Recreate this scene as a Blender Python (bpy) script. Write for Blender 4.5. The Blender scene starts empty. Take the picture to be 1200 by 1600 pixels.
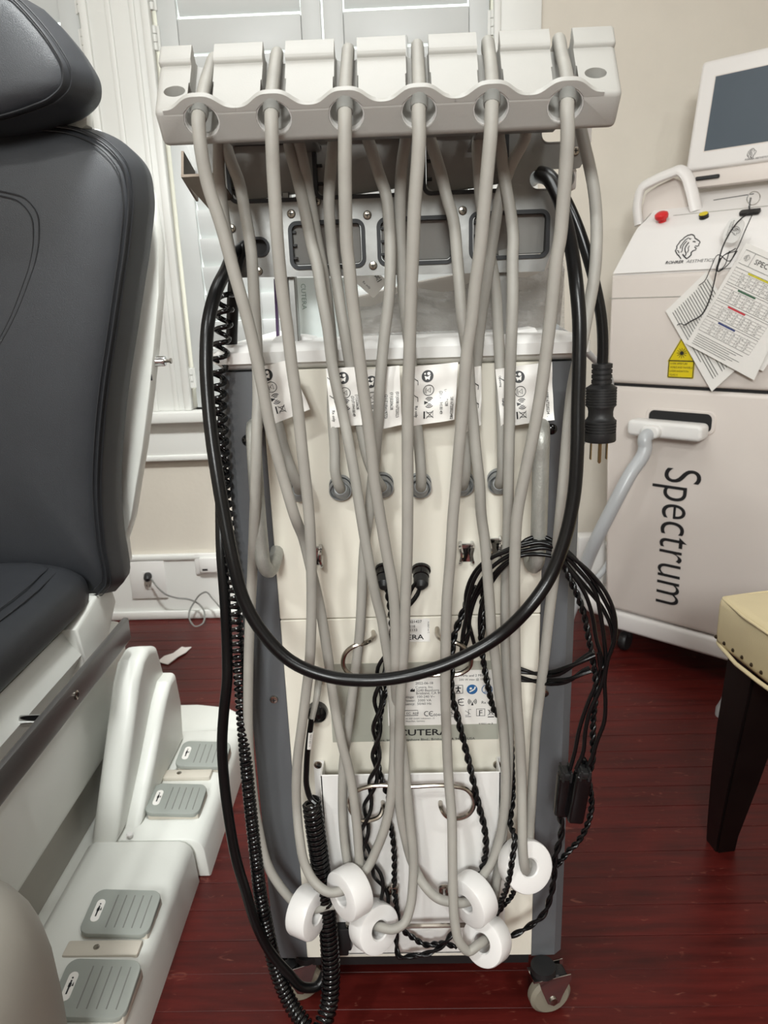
import bpy, bmesh, math, random
from mathutils import Vector as V, Matrix
random.seed(7)
C = bpy.context.scene.collection
sc = bpy.context.scene
# ------------------------------------------------------------------ camera
F = 1150.0
PT, RL, YW = 0.28301952, -0.03608292, -0.02718941
CAM = V((0, 0, 1.15))
_f = V((math.sin(YW)*math.cos(PT), math.cos(YW)*math.cos(PT), -math.sin(PT)))
_r0 = V((math.cos(YW), -math.sin(YW), 0)); _u0 = _r0.cross(_f)
_c, _s = math.cos(RL), math.sin(RL)
CR = _r0*_c + _u0*_s; CU = _u0*_c - _r0*_s; CF = _f
cd = bpy.data.cameras.new('camera'); cam = bpy.data.objects.new('camera', cd); C.objects.link(cam)
cam.matrix_world = Matrix(((CR.x, CU.x, -CF.x, CAM.x), (CR.y, CU.y, -CF.y, CAM.y), (CR.z, CU.z, -CF.z, CAM.z), (0, 0, 0, 1)))
cd.sensor_fit = 'HORIZONTAL'; cd.sensor_width = 36; cd.lens = F/1200*36; cd.clip_start = 0.02
cd.dof.use_dof = True; cd.dof.focus_distance = 1.0; cd.dof.aperture_fstop = 13
sc.camera = cam
def ray(px, py): return CR*(px-600) + CU*(800-py) + CF*F
def P(px, py, Y):            # the point that a pixel shows at world depth Y
    d = ray(px, py); return CAM + d*(Y/d.y)
def Z(px, py, z):            # the point that a pixel shows at world height z
    d = ray(px, py); return CAM + d*((z-1.15)/d.z)
# ------------------------------------------------------------------ world, lights, exposure
w = bpy.data.worlds.new('world'); sc.world = w; w.use_nodes = True
w.node_tree.nodes['Background'].inputs[0].default_value = (0.93, 1.0, 0.95, 1); w.node_tree.nodes['Background'].inputs[1].default_value = 3.0
def area(name, loc, target, size, power, col):
    l = bpy.data.lights.new(name, 'AREA'); l.shape = 'DISK'; l.size = size; l.energy = power; l.color = col
    o = bpy.data.objects.new(name, l); C.objects.link(o); o.location = loc
    o.rotation_euler = (V(target)-V(loc)).to_track_quat('-Z', 'Y').to_euler(); return o
area('ceiling_or_fill_lamp', (-0.9, -0.7, 2.66), (-0.9, -0.6, 0), 0.2, 27, (0.97, 1, 0.985))
area('ceiling_or_fill_lamp', (1.1, -0.5, 2.66), (1.1, -0.4, 0), 0.2, 14, (0.97, 1, 0.985))
area('ceiling_or_fill_lamp', (-0.3, -2.6, 2.5), (-0.2, 0.5, 0.9), 0.9, 115, (0.97, 1, 0.985))
area('ceiling_or_fill_lamp', (-0.15, 1.3, 2.66), (-0.15, 1.3, 0), 1.0, 12, (0.97, 1, 0.985))
wall_fill = area('ceiling_or_fill_lamp', (-0.2, 0.9, 2.66), (-0.75, 2.5, 0.0), 0.25, 7, (0.97, 1, 0.985)); wall_fill.data.spread = math.radians(60)  # added fill that brightens the low left wall, no known lamp there
sc.view_settings.view_transform = 'Standard'; sc.view_settings.look = 'None'
sc.view_settings.exposure = 0.1; sc.view_settings.gamma = 1; sc.view_settings.use_curve_mapping = False
# ------------------------------------------------------------------ materials
def lin(c): return tuple(((v/255)/12.92 if v/255 <= .04045 else ((v/255+.055)/1.055)**2.4) for v in c) + (1,)
def mat(name, rgb, rough=.5, metal=0, var=.0, vs=8, bump=0, bs=200, spec=.5, alpha=1, trans=0, coat=0, emit=0, stretch=None, rgb2=None):
    m = bpy.data.materials.new(name); m.use_nodes = True; n = m.node_tree; b = n.nodes['Principled BSDF']; L = n.links.new
    b.inputs['Roughness'].default_value = rough; b.inputs['Metallic'].default_value = metal
    b.inputs['Specular IOR Level'].default_value = spec; b.inputs['Base Color'].default_value = lin(rgb)
    b.inputs['Alpha'].default_value = alpha; b.inputs['Transmission Weight'].default_value = trans; b.inputs['Coat Weight'].default_value = coat
    if emit: b.inputs['Emission Color'].default_value = lin(rgb); b.inputs['Emission Strength'].default_value = emit
    tc = n.nodes.new('ShaderNodeTexCoord'); mp = n.nodes.new('ShaderNodeMapping'); L(tc.outputs['Object'], mp.inputs[0])
    if stretch: mp.inputs['Scale'].default_value = stretch
    if var or rgb2:
        t = n.nodes.new('ShaderNodeTexNoise'); t.inputs['Scale'].default_value = vs; t.inputs['Detail'].default_value = 5; L(mp.outputs[0], t.inputs[0])
        r = n.nodes.new('ShaderNodeValToRGB'); L(t.outputs['Fac'], r.inputs[0])
        a = [min(1, x*(1+var)) for x in lin(rgb)[:3]]; d = [x*(1-var) for x in lin(rgb2 or rgb)[:3]]
        r.color_ramp.elements[0].position = .3; r.color_ramp.elements[1].position = .7
        r.color_ramp.elements[0].color = (*d, 1); r.color_ramp.elements[1].color = (*a, 1); L(r.outputs[0], b.inputs['Base Color'])
    if bump:
        t = n.nodes.new('ShaderNodeTexNoise'); t.inputs['Scale'].default_value = bs; t.inputs['Detail'].default_value = 3; L(mp.outputs[0], t.inputs[0])
        u = n.nodes.new('ShaderNodeBump'); u.inputs['Strength'].default_value = bump; u.inputs['Distance'].default_value = .002
        L(t.outputs['Fac'], u.inputs['Height']); L(u.outputs[0], b.inputs['Normal'])
    return m
M = {}
M['wall'] = mat('wall_paint', (213, 206, 194), .75, var=.02, bump=.25, bs=60)
M['white_paint'] = mat('white_paint', (226, 226, 222), .45, bump=.05, bs=40)
M['shutter'] = mat('shutter_paint', (204, 206, 205), .4)
M['ceiling'] = mat('ceiling_paint', (235, 233, 228), .9, var=.01)
M['gap'] = mat('floor_gap', (46, 18, 16), .8, var=.1)
M['panel'] = mat('enamelled_white_steel', (226, 221, 208), .38, var=.015, vs=3)
M['white'] = mat('white_plastic', (226, 224, 221), .38, var=.01, vs=4)
M['holder'] = mat('offwhite_moulded_plastic', (172, 170, 165), .5, var=.02, vs=14, bump=.06, bs=500)
M['ring'] = mat('white_smooth_plastic', (226, 224, 222), .3, var=.01)
M['pillar'] = mat('dark_grey_plastic', (90, 92, 95), .42, var=.03, vs=5, bump=.05, bs=300)
M['hose'] = mat('grey_rubber_hose', (156, 153, 146), .55, var=.07, vs=22, bump=.08, bs=300)
M['hose_dark'] = mat('grey_collar', (122, 122, 118), .5, var=.03)
M['black'] = mat('black_rubber', (10, 10, 11), .3, var=.1, bump=.05, bs=200, spec=.35)
M['black_gloss'] = mat('glossy_black_cable', (12, 12, 13), .16, var=.05)
M['black_matt'] = mat('black_matt_plastic', (24, 24, 25), .5, var=.1)
M['gasket'] = mat('black_gasket', (38, 40, 44), .5, var=.05)
M['socket'] = mat('grey_connector', (138, 140, 140), .35, var=.03)
M['alu'] = mat('brushed_aluminium', (150, 150, 148), .38, .75, var=.08, vs=30, bump=.08, bs=80)
M['steel'] = mat('polished_steel', (172, 165, 155), .2, 1)
M['chrome'] = mat('chrome', (205, 205, 205), .08, 1)
M['bronze'] = mat('dark_bracket_metal', (118, 108, 98), .35, .9, var=.1)
M['rail'] = mat('brushed_dark_steel_rail', (104, 102, 100), .34, .5, var=.06)
M['handle'] = mat('silver_coated_handle', (168, 168, 162), .4, .45, var=.06, vs=150, bump=.25, bs=500)
M['dock'] = mat('grey_dock_plastic', (136, 134, 130), .5, var=.03)
M['paper'] = mat('white_label_paper', (232, 229, 224), .4, var=.01)
M['ink'] = mat('black_ink', (26, 26, 28), .5, var=.01)
M['leather'] = mat('black_leatherette', (36, 38, 42), .5, var=.06, vs=30, bump=.3, bs=800)
M['stitch'] = mat('dark_thread', (34, 35, 38), .5, var=.05)
M['shell'] = mat('pale_grey_moulding', (226, 227, 221), .38, var=.02, vs=6, bump=.05, bs=400)
M['cover'] = mat('warm_grey_moulding', (160, 156, 147), .5, var=.03, vs=9)
M['pedal'] = mat('grey_pedal_rubber', (152, 156, 150), .55, var=.03)
M['pad'] = mat('pedal_cradle', (204, 197, 184), .5, var=.02)
M['spec'] = mat('warm_white_cabinet', (216, 207, 200), .42, var=.012, vs=4, bump=.05, bs=300)
M['spec2'] = mat('white_console_plastic', (226, 222, 219), .4, var=.01)
M['screen'] = mat('grey_screen_glass', (82, 90, 98), .35, var=.02, spec=.12)
M['red'] = mat('red_button', (206, 40, 44), .35, var=.03)
M['yellow'] = mat('yellow_sticker', (212, 190, 20), .45, var=.03)
M['green'] = mat('green_bar', (70, 110, 84), .5, var=.02)
M['redbar'] = mat('red_bar', (200, 60, 70), .5, var=.02)
M['blue'] = mat('blue_bar', (60, 74, 128), .5, var=.02)
M['bluei'] = mat('blue_pictogram', (40, 96, 150), .5, var=.02)
M['yellowbar'] = mat('yellow_bar', (206, 196, 50), .5, var=.02)
M['silver'] = mat('silver_green_foil_label', (176, 177, 165), .35, .15, var=.02)
M['cream'] = mat('cream_leatherette', (206, 190, 152), .45, var=.04, vs=12, bush=0) if False else mat('cream_leatherette', (204, 188, 150), .42, var=.04, vs=12, bump=.15, bs=250)
M['darkwood'] = mat('espresso_wood', (14, 9, 8), .4, spec=.25, var=.25, vs=20)
M['conduit'] = mat('pale_grey_conduit', (176, 178, 180), .3, var=.03)
M['tablet'] = mat('taupe_tablet_back', (176, 170, 163), .45, var=.02)
M['ghost'] = mat('pale_frosted_panel', (222, 230, 228), .35, var=.02)
M['purple'] = mat('purple_edge', (70, 50, 84), .4, var=.05)
M['tire'] = mat('grey_caster_tyre', (128, 122, 108), .55, var=.06)
M['tissue'] = mat('white_tissue', (232, 226, 222), .8, var=.02)
M['greentxt'] = mat('grey_green_print', (128, 146, 136), .5, var=.02)
M['brass'] = mat('brass_prong', (170, 150, 110), .3, .9)
M['nail'] = mat('bronze_nailhead', (90, 76, 62), .3, .9)
g = bpy.data.materials.new('window_glass'); g.use_nodes = True; n = g.node_tree; n.nodes.clear()
o_ = n.nodes.new('ShaderNodeOutputMaterial'); t_ = n.nodes.new('ShaderNodeBsdfTransparent'); q_ = n.nodes.new('ShaderNodeBsdfGlossy'); x_ = n.nodes.new('ShaderNodeMixShader')
q_.inputs['Roughness'].default_value = .02; x_.inputs[0].default_value = .06
n.links.new(t_.outputs[0], x_.inputs[1]); n.links.new(q_.outputs[0], x_.inputs[2]); n.links.new(x_.outputs[0], o_.inputs[0]); M['glass'] = g
g = bpy.data.materials.new('clear_plastic_film'); g.use_nodes = True; n = g.node_tree; n.nodes.clear()
o_ = n.nodes.new('ShaderNodeOutputMaterial'); t_ = n.nodes.new('ShaderNodeBsdfTransparent'); q_ = n.nodes.new('ShaderNodeBsdfPrincipled'); x_ = n.nodes.new('ShaderNodeMixShader')
q_.inputs['Roughness'].default_value = .12; q_.inputs['Base Color'].default_value = (.8, .8, .78, 1); x_.inputs[0].default_value = .4
k_ = n.nodes.new('ShaderNodeTexNoise'); k_.inputs['Scale'].default_value = 26; k_.inputs['Detail'].default_value = 4; k_.inputs['Distortion'].default_value = 1.5
b_ = n.nodes.new('ShaderNodeBump'); b_.inputs['Strength'].default_value = 1; b_.inputs['Distance'].default_value = .02
n.links.new(k_.outputs[0], b_.inputs['Height']); n.links.new(b_.outputs[0], q_.inputs['Normal'])
n.links.new(t_.outputs[0], x_.inputs[1]); n.links.new(q_.outputs[0], x_.inputs[2]); n.links.new(x_.outputs[0], o_.inputs[0]); M['film'] = g
def plank_mat():                      # worn red-brown floor paint
    m = bpy.data.materials.new('worn_red_floorboard'); m.use_nodes = True; n = m.node_tree; b = n.nodes['Principled BSDF']; L = n.links.new; b.inputs['Specular IOR Level'].default_value = .3
    tc = n.nodes.new('ShaderNodeTexCoord'); oi = n.nodes.new('ShaderNodeObjectInfo')
    ge = n.nodes.new('ShaderNodeNewGeometry')
    mp = n.nodes.new('ShaderNodeMapping'); mp.inputs['Scale'].default_value = (2.5, 26, 1); L(ge.outputs['Position'], mp.inputs[0])
    t = n.nodes.new('ShaderNodeTexNoise'); t.inputs['Scale'].default_value = 1.6; t.inputs['Detail'].default_value = 7; t.inputs['Roughness'].default_value = .65; L(mp.outputs[0], t.inputs[0])
    r = n.nodes.new('ShaderNodeValToRGB'); L(t.outputs['Fac'], r.inputs[0]); e = r.color_ramp.elements
    e[0].position = .28; e[0].color = lin((56, 14, 12)); e[1].position = .75; e[1].color = lin((96, 28, 23))
    hs = n.nodes.new('ShaderNodeHueSaturation'); L(r.outputs[0], hs.inputs['Color'])
    ma = n.nodes.new('ShaderNodeMapRange'); ma.inputs['To Min'].default_value = .9; ma.inputs['To Max'].default_value = 1.12; L(oi.outputs['Random'], ma.inputs[0]); L(ma.outputs[0], hs.inputs['Value'])
    mp2 = n.nodes.new('ShaderNodeMapping'); mp2.inputs['Scale'].default_value = (14, 30, 1); mp2.inputs['Rotation'].default_value = (0, 0, .1); L(ge.outputs['Position'], mp2.inputs[0])
    t2 = n.nodes.new('ShaderNodeTexNoise'); t2.inputs['Scale'].default_value = 2.2; t2.inputs['Detail'].default_value = 6; t2.inputs['Distortion'].default_value = 1.2; L(mp2.outputs[0], t2.inputs[0])
    r2 = n.nodes.new('ShaderNodeValToRGB'); L(t2.outputs['Fac'], r2.inputs[0]); e = r2.color_ramp.elements; e[0].position = .64; e[0].color = (0, 0, 0, 1); e[1].position = .76; e[1].color = (.55, .55, .55, 1)
    mx = n.nodes.new('ShaderNodeMix'); mx.data_type = 'RGBA'; L(r2.outputs[0], mx.inputs[0]); L(hs.outputs[0], mx.inputs[6]); mx.inputs[7].default_value = lin((140, 84, 70)); L(mx.outputs[2], b.inputs['Base Color'])
    rr = n.nodes.new('ShaderNodeMapRange'); rr.inputs['To Min'].default_value = .26; rr.inputs['To Max'].default_value = .5; L(t.outputs['Fac'], rr.inputs[0]); L(rr.outputs[0], b.inputs['Roughness'])
    u = n.nodes.new('ShaderNodeBump'); u.inputs['Strength'].default_value = .25; u.inputs['Distance'].default_value = .002; L(t.outputs['Fac'], u.inputs['Height']); L(u.outputs[0], b.inputs['Normal'])
    return m
M['plank'] = plank_mat()
# ------------------------------------------------------------------ object helpers
WL = {}
def thing(name, label, cat, loc, group=None):
    o = bpy.data.objects.new(name, None); C.objects.link(o); o.location = loc; o.empty_display_size = .05
    o['label'] = label; o['category'] = cat
    if group: o['group'] = group
    WL[o.name] = V(loc); return o
def catmull(pts, res, closed=False):
    n = len(pts); out = []
    rng = n if closed else n-1
    for i in range(rng):
        p1, p2 = pts[i], pts[(i+1) % n]
        p0 = pts[i-1] if (i > 0 or closed) else p1 - (p2-p1); p3 = pts[(i+2) % n] if (i+2 < n or closed) else p2 + (p2-p1)
        # centripetal form keeps uneven spacing from overshooting
        d1 = max((p1-p0).length, 1e-6)**.5; d2 = max((p2-p1).length, 1e-6)**.5; d3 = max((p3-p2).length, 1e-6)**.5
        m1 = (p2-p1) + d2*((p1-p0)/d1**1 * 1/(d1) - (p2-p0)/((d1+d2)) * 1/1)*0 ; 
        t1 = ((p1-p0)/(d1*d1) - (p2-p0)/(d1*d1+d2*d2) + (p2-p1)/(d2*d2))*(d2*d2)
        t2 = ((p2-p1)/(d2*d2) - (p3-p1)/(d2*d2+d3*d3) + (p3-p2)/(d3*d3))*(d2*d2)
        for k in range(res):
            t = k/res; a = 2*t**3-3*t*t+1; b = t**3-2*t*t+t; c = -2*t**3+3*t*t; d = t**3-t*t
            out.append(p1*a + t1*b + p2*c + t2*d)
    if not closed: out.append(pts[-1].copy())
    return out
def frames(pts):
    T = []; n = len(pts)
    for i in range(n):
        d = pts[min(i+1, n-1)] - pts[max(i-1, 0)]; T.append(d.normalized() if d.length > 1e-9 else V((0, 0, 1)))
    up = V((0, 0, 1)) if abs(T[0].z) < .9 else V((0, 1, 0)); N = (up - T[0]*up.dot(T[0])).normalized(); out = []
    for t in T:
        N = (N - t*N.dot(t)); N = N.normalized() if N.length > 1e-6 else t.orthogonal().normalized(); out.append((t, N.copy(), t.cross(N)))
    return out
class G:
    def __init__(s): s.bm = bmesh.new()
    def merge(s, t, f=None):
        if f:
            for v in t.verts: v.co = f(v.co)
        me = bpy.data.meshes.new('tmp'); t.to_mesh(me); t.free(); s.bm.from_mesh(me); bpy.data.meshes.remove(me); return s
    def box(s, a, b, bev=0, seg=2, f=None):
        t = bmesh.new(); r = bmesh.ops.create_cube(t, size=1); a, b = V(a), V(b)
        for v in t.verts: v.co = V(((a.x+b.x)/2+v.co.x*(b.x-a.x), (a.y+b.y)/2+v.co.y*(b.y-a.y), (a.z+b.z)/2+v.co.z*(b.z-a.z)))
        if bev: bmesh.ops.bevel(t, geom=t.edges[:], offset=bev, segments=seg, profile=.5, affect='EDGES')
        return s.merge(t, f)
    def prism(s, pts, ext, bev=0, seg=2, f=None):
        t = bmesh.new(); e = V(ext); vs = [t.verts.new(p) for p in pts]; ws = [t.verts.new(V(p)+e) for p in pts]; n = len(pts)
        t.faces.new(vs); t.faces.new(ws[::-1])
        for i in range(n): t.faces.new((vs[(i+1) % n], vs[i], ws[i], ws[(i+1) % n]))
        bmesh.ops.recalc_face_normals(t, faces=t.faces[:])
        if bev:
            cap = [ed for ed in t.edges if (ed.verts[0] in vs) == (ed.verts[1] in vs)]
            bmesh.ops.bevel(t, geom=cap, offset=bev, segments=seg, profile=.5, affect='EDGES', clamp_overlap=True)
        return s.merge(t, f)
    def tube(s, pts, r, seg=10, res=6, smooth=True, closed=False, rf=None, flat=1):
        pts = [V(p) for p in pts]
        if smooth: pts = catmull(pts, res)
        fr = frames(pts); t = s.bm; rings = []; n = len(pts)
        for i, (p, (T, N, B)) in enumerate(zip(pts, fr)):
            rr = r if rf is None else rf(i/(n-1))
            rings.append([t.verts.new(p + (N*math.cos(2*math.pi*k/seg)*flat + B*math.sin(2*math.pi*k/seg))*rr) for k in range(seg)])
        for a, b in zip(rings, rings[1:]):
            for k in range(seg): t.faces.new((a[k], a[(k+1) % seg], b[(k+1) % seg], b[k]))
        t.faces.new(rings[0][::-1]); t.faces.new(rings[-1]); return s
    def helix(s, pts, R, r, pitch, seg=6, per=10, phase=0, rfun=None, res=6, pfun=None):
        pts = catmull([V(p) for p in pts], res); fr = frames(pts); L = [0]
        for a, b in zip(pts, pts[1:]): L.append(L[-1]+(b-a).length)
        tot = L[-1]; out = []; i = 0; d = 0; ph = phase
        while d < tot:
            while i < len(L)-2 and L[i+1] < d: i += 1
            k = (d-L[i])/max(L[i+1]-L[i], 1e-9); c = pts[i].lerp(pts[i+1], k); N = fr[i][1].lerp(fr[i+1][1], k); B = fr[i][2].lerp(fr[i+1][2], k)
            RR = R if rfun is None else rfun(d/tot)
            out.append(c + (N*math.cos(ph)+B*math.sin(ph))*RR)
            pp = pitch if pfun is None else pfun(d/tot)
            d += pp/per; ph += 2*math.pi/per
        return s.tube(out, r, seg, smooth=False)
    def lathe(s, prof, o, ax, seg=24):
        o = V(o); ax = V(ax).normalized(); N = ax.orthogonal().normalized(); B = ax.cross(N); t = s.bm; rings = []
        for r, h in prof: rings.append([t.verts.new(o+ax*h+(N*math.cos(2*math.pi*k/seg)+B*math.sin(2*math.pi*k/seg))*max(r, 1e-5)) for k in range(seg)])
        for a, b in zip(rings, rings[1:]):
            for k in range(seg): t.faces.new((a[k], a[(k+1) % seg], b[(k+1) % seg], b[k]))
        if prof[0] != prof[-1]:
            t.faces.new(rings[0][::-1]); t.faces.new(rings[-1])
        return s
    def ribbon(s, pts, width, o, R, U, th=.0004, closed=False):    # flat stroke in a plane
        Nn = V(R).cross(V(U)); p2 = [V((a, b)) for a, b in pts]; n = len(p2); t = s.bm; L = []
        for i in range(n):
            a = p2[i-1] if (i > 0 or closed) else p2[i]; b = p2[(i+1) % n] if (i < n-1 or closed) else p2[i]; d = (b-a)
            d = d.normalized() if d.length > 1e-9 else V((1, 0)); q = V((-d.y, d.x))*width/2; L.append((p2[i]+q, p2[i]-q))
        mk = lambda q: t.verts.new(V(o)+V(R)*q.x+V(U)*q.y+Nn*th)
        vs = [(mk(a), mk(b)) for a, b in L]
        for i in range(n if closed else n-1):
            a, b = vs[i], vs[(i+1) % n]; t.faces.new((a[0], a[1], b[1], b[0]))
        return s
    def poly(s, pts, o, R, U, th=.0004):
        Nn = V(R).cross(V(U)); t = s.bm; t.faces.new([t.verts.new(V(o)+V(R)*a+V(U)*b+Nn*th) for a, b in pts]); return s
    def text(s, body, o, R, U, size, th=.0005, align='LEFT', sx=1, bold=0, shear=0):
        cu = bpy.data.curves.new('t', 'FONT'); cu.body = body; cu.size = 1; cu.align_x = align; cu.resolution_u = 2 if size < .05 else 8; cu.offset = bold; cu.shear = shear
        ob = bpy.data.objects.new('t', cu); C.objects.link(ob); dg = bpy.context.evaluated_depsgraph_get(); me = bpy.data.meshes.new_from_object(ob.evaluated_get(dg))
        R, U = V(R), V(U); Nn = R.cross(U)
        for v in me.vertices: v.co = V(o)+R*(v.co.x*size*sx)+U*(v.co.y*size)+Nn*th
        s.bm.from_mesh(me); bpy.data.objects.remove(ob); bpy.data.curves.remove(cu); bpy.data.meshes.remove(me); return s
    def mesh(s, name):
        me = bpy.data.meshes.new(name); s.bm.to_mesh(me); s.bm.free(); return me
    def put(s, name, m, parent=None, ang=35, label=None, recalc=True, kind=None, cat=None, group=None, base=None):
        if recalc: bmesh.ops.recalc_face_normals(s.bm, faces=s.bm.faces[:])
        off = WL[parent.name] if parent else (V(base) if base is not None else V((0, 0, 0)))
        if off.length:
            for v in s.bm.verts: v.co -= off
        me = s.mesh(name); me.shade_smooth(); me.set_sharp_from_angle(angle=math.radians(ang)); me.materials.append(M[m] if isinstance(m, str) else m)
        o = bpy.data.objects.new(name, me); C.objects.link(o)
        if parent: o.parent = parent
        else: o.location = off
        WL[o.name] = off
        if label: o['label'] = label
        if kind: o['kind'] = kind
        if cat: o['category'] = cat
        if group: o['group'] = group
        return o
X, Y_, Zv = V((1, 0, 0)), V((0, 1, 0)), V((0, 0, 1))
def rrect(w, h, r, n=5):
    out = []
    for cx, cy, a0 in ((w/2-r, h/2-r, 0), (-w/2+r, h/2-r, 90), (-w/2+r, -h/2+r, 180), (w/2-r, -h/2+r, 270)):
        for k in range(n+1):
            a = math.radians(a0+90*k/n); out.append((cx+r*math.cos(a), cy+r*math.sin(a)))
    return out
def circ(r, n=20, cx=0, cy=0, a0=0, a1=360): return [(cx+r*math.cos(math.radians(a0+(a1-a0)*k/n)), cy+r*math.sin(math.radians(a0+(a1-a0)*k/n))) for k in range(n + (0 if a1-a0 == 360 else 1))]
def boolean(o, cutters, op='DIFFERENCE'):
    for c in cutters:
        m = o.modifiers.new('b', 'BOOLEAN'); m.operation = op; m.solver = 'EXACT'; m.object = c
    bpy.context.view_layer.update(); dg = bpy.context.evaluated_depsgraph_get(); me = bpy.data.meshes.new_from_object(o.evaluated_get(dg)); o.modifiers.clear(); old = o.data; o.data = me; me.name = o.name
    bpy.data.meshes.remove(old)
    for c in cutters: d = c.data; bpy.data.objects.remove(c); bpy.data.meshes.remove(d)
    me.shade_smooth(); me.set_sharp_from_angle(angle=math.radians(35))
# ================================================================== SETTING
WY = 2.6
fl = G().box((-2.6, -3, -.06), (2.6, WY, -.012)).put('floor', 'gap', kind='structure')
pm = {}
def plank(x0, x1, y0, y1):
    key = (round(x1-x0, 3), round(y1-y0, 3))
    if key not in pm:
        gg = G().box((0, 0, -.011), (key[0]-.0008, key[1]-.0011, 0), .0003, 1); me = gg.mesh('plank'); me.materials.append(M['plank']); pm[key] = me
    o = bpy.data.objects.new('plank', pm[key]); C.objects.link(o); o.parent = fl; o.location = (x0, y0, 0)
PW = .0715; y = WY; i = 0
while y > .2:
    xs = [-2.6] + sorted([round(random.choice((-1.75, -1.3, -.9, 1.15, 1.5, 1.95)), 2)]) + [2.6]
    for a, b in zip(xs, xs[1:]): plank(a, b, y-PW, y)
    y -= PW; i += 1
# planks behind the camera run on as one piece of the same boards
G().box((-2.6, -3, -.011), (2.6, y, 0)).put('plank', 'plank', fl)
G().box((-2.6, -3, 2.72), (2.6, WY+.2, 2.8)).put('ceiling', 'ceiling', kind='structure')
G().box((-2.7, -3, 0), (-2.6, WY+.2, 2.72)).put('wall_left', 'wall', kind='structure')
G().box((2.6, -3, 0), (2.7, WY+.2, 2.72)).put('wall_right', 'wall', kind='structure')
G().box((-2.7, -3.1, 0), (2.7, -3, 2.72)).put('wall_front', 'wall', kind='structure')
def wx(px, py=30): return P(px, py, WY).x
def wz(px, py): return P(px, py, WY).z
zs = P(300, 640, WY).z          # stool (sill) height
W1 = (wx(236), wx(772, 60)); W2 = (wx(137)-1.3, wx(131)); ZT = 2.36
gw = G()
xs = [-2.6, W2[0], W2[1], W1[0], W1[1], 2.6]
gw.box((-2.6, WY, 0), (2.6, WY+.2, zs)); gw.box((-2.6, WY, ZT), (2.6, WY+.2, 2.72))
for a, b in ((xs[0], xs[1]), (xs[2], xs[3]), (xs[4], xs[5])): gw.box((a, WY, zs), (b, WY+.2, ZT))
gw.put('wall_back', 'wall', kind='structure')
# windows: frame, glass, shutters
def window(nm, x0, x1):
    f = G()
    for a, b in (((x0, WY+.1, zs), (x0+.04, WY+.19, ZT)), ((x1-.04, WY+.1, zs), (x1, WY+.19, ZT)), ((x0, WY+.1, zs), (x1, WY+.19, zs+.05)), ((x0, WY+.1, ZT-.05), (x1, WY+.19, ZT)), ((x0, WY+.12, 1.55), (x1, WY+.17, 1.6))):
        f.box(a, b, .003, 1)
    w_ = f.put(nm, 'white_paint', kind='structure')
    for a, b in ((zs+.05, 1.55), (1.6, ZT-.05)): G().box((x0+.04, WY+.143, a), (x1-.04, WY+.147, b)).put('pane', 'glass', w_)
window('window_1', *W1); window('window_2', *W2)
LP = .0885
def shutter(x0, x1, label, hinge_x):
    r = thing('shutter_panel', label, 'shutter', (x0, WY, zs+.02), 'white shutter panels in the windows')
    ya, yb = WY+.004, WY+.034; st = .062
    def bar(nm, a, b, c, d): G().box((a, ya, c), (b, yb, d), .003, 2).put(nm, 'shutter', r)
    zb = zs+.006; zt = ZT-.02; rl0, rl1 = wz(380, 79), wz(380, 24); br = zb+.115
    bar('stile', x0, x0+st, zb, zt); bar('stile', x1-st, x1, zb, zt)
    bar('rail', x0+st+.001, x1-st-.001, zb, br); bar('rail', x0+st+.001, x1-st-.001, rl0, rl1); bar('rail', x0+st+.001, x1-st-.001, zt-.1, zt)
    me = None
    for lo, hi in ((br, rl0), (rl1, zt-.1)):
        n = int((hi-lo)/LP); step = (hi-lo-.007)/n
        for k in range(n):
            zc = lo+step*(k+.5)
            if me is None:
                gg = G(); pts = [V((0, .046*math.cos(a), .0055*math.sin(a))) for a in [2*math.pi*q/12 for q in range(12)]]
                wdt = x1-x0-2*st-.006; gg.prism([p for p in pts], (wdt, 0, 0)); me = gg.mesh('louver'); me.shade_smooth(); me.set_sharp_from_angle(angle=.6); me.materials.append(M['shutter'])
            o = bpy.data.objects.new('louver', me); C.objects.link(o); o.parent = r; o.rotation_euler = (math.radians(-76), 0, 0)
            o.location = V((x0+st+.003, WY+.02, zc))-WL[r.name]
    xc = (x0+x1)/2-.004
    G().box((xc-.006, WY-.012, zb+.13), (xc+.006, WY-.002, rl0-.01+.03), .003, 2).put('tilt_rod', 'shutter', r)
    for zz in (wz(240, 60), wz(303, 590), ZT-.3):
        h = G(); 
        for q in range(3): h.lathe([(.007, 0), (.007, .021)], (hinge_x, WY-.006, zz-.035+q*.023), Zv, 10)
        h.box((hinge_x-.014, WY-.001, zz-.035), (hinge_x+.014, WY+.003, zz+.034)); h.put('hinge', 'white_paint', r)
    return r
xm = (wx(500, 20)+wx(505, 20))/2
shutter(W1[0]+.016, xm-.003, 'white louvred shutter panel, left leaf of the window behind the machine', W1[0]+.008)
shutter(xm+.003, W1[1]-.014, 'white louvred shutter panel, right leaf of the window behind the machine', W1[1]-.006)
shutter(W2[1]-.55, W2[1]-.016, 'white louvred shutter panel beside the black chair headrest', W2[1]-.008)
shutter(W2[0]+.016, W2[1]-.556, 'white louvred shutter panel at the far left behind the chair', W2[0]+.008)
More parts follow.
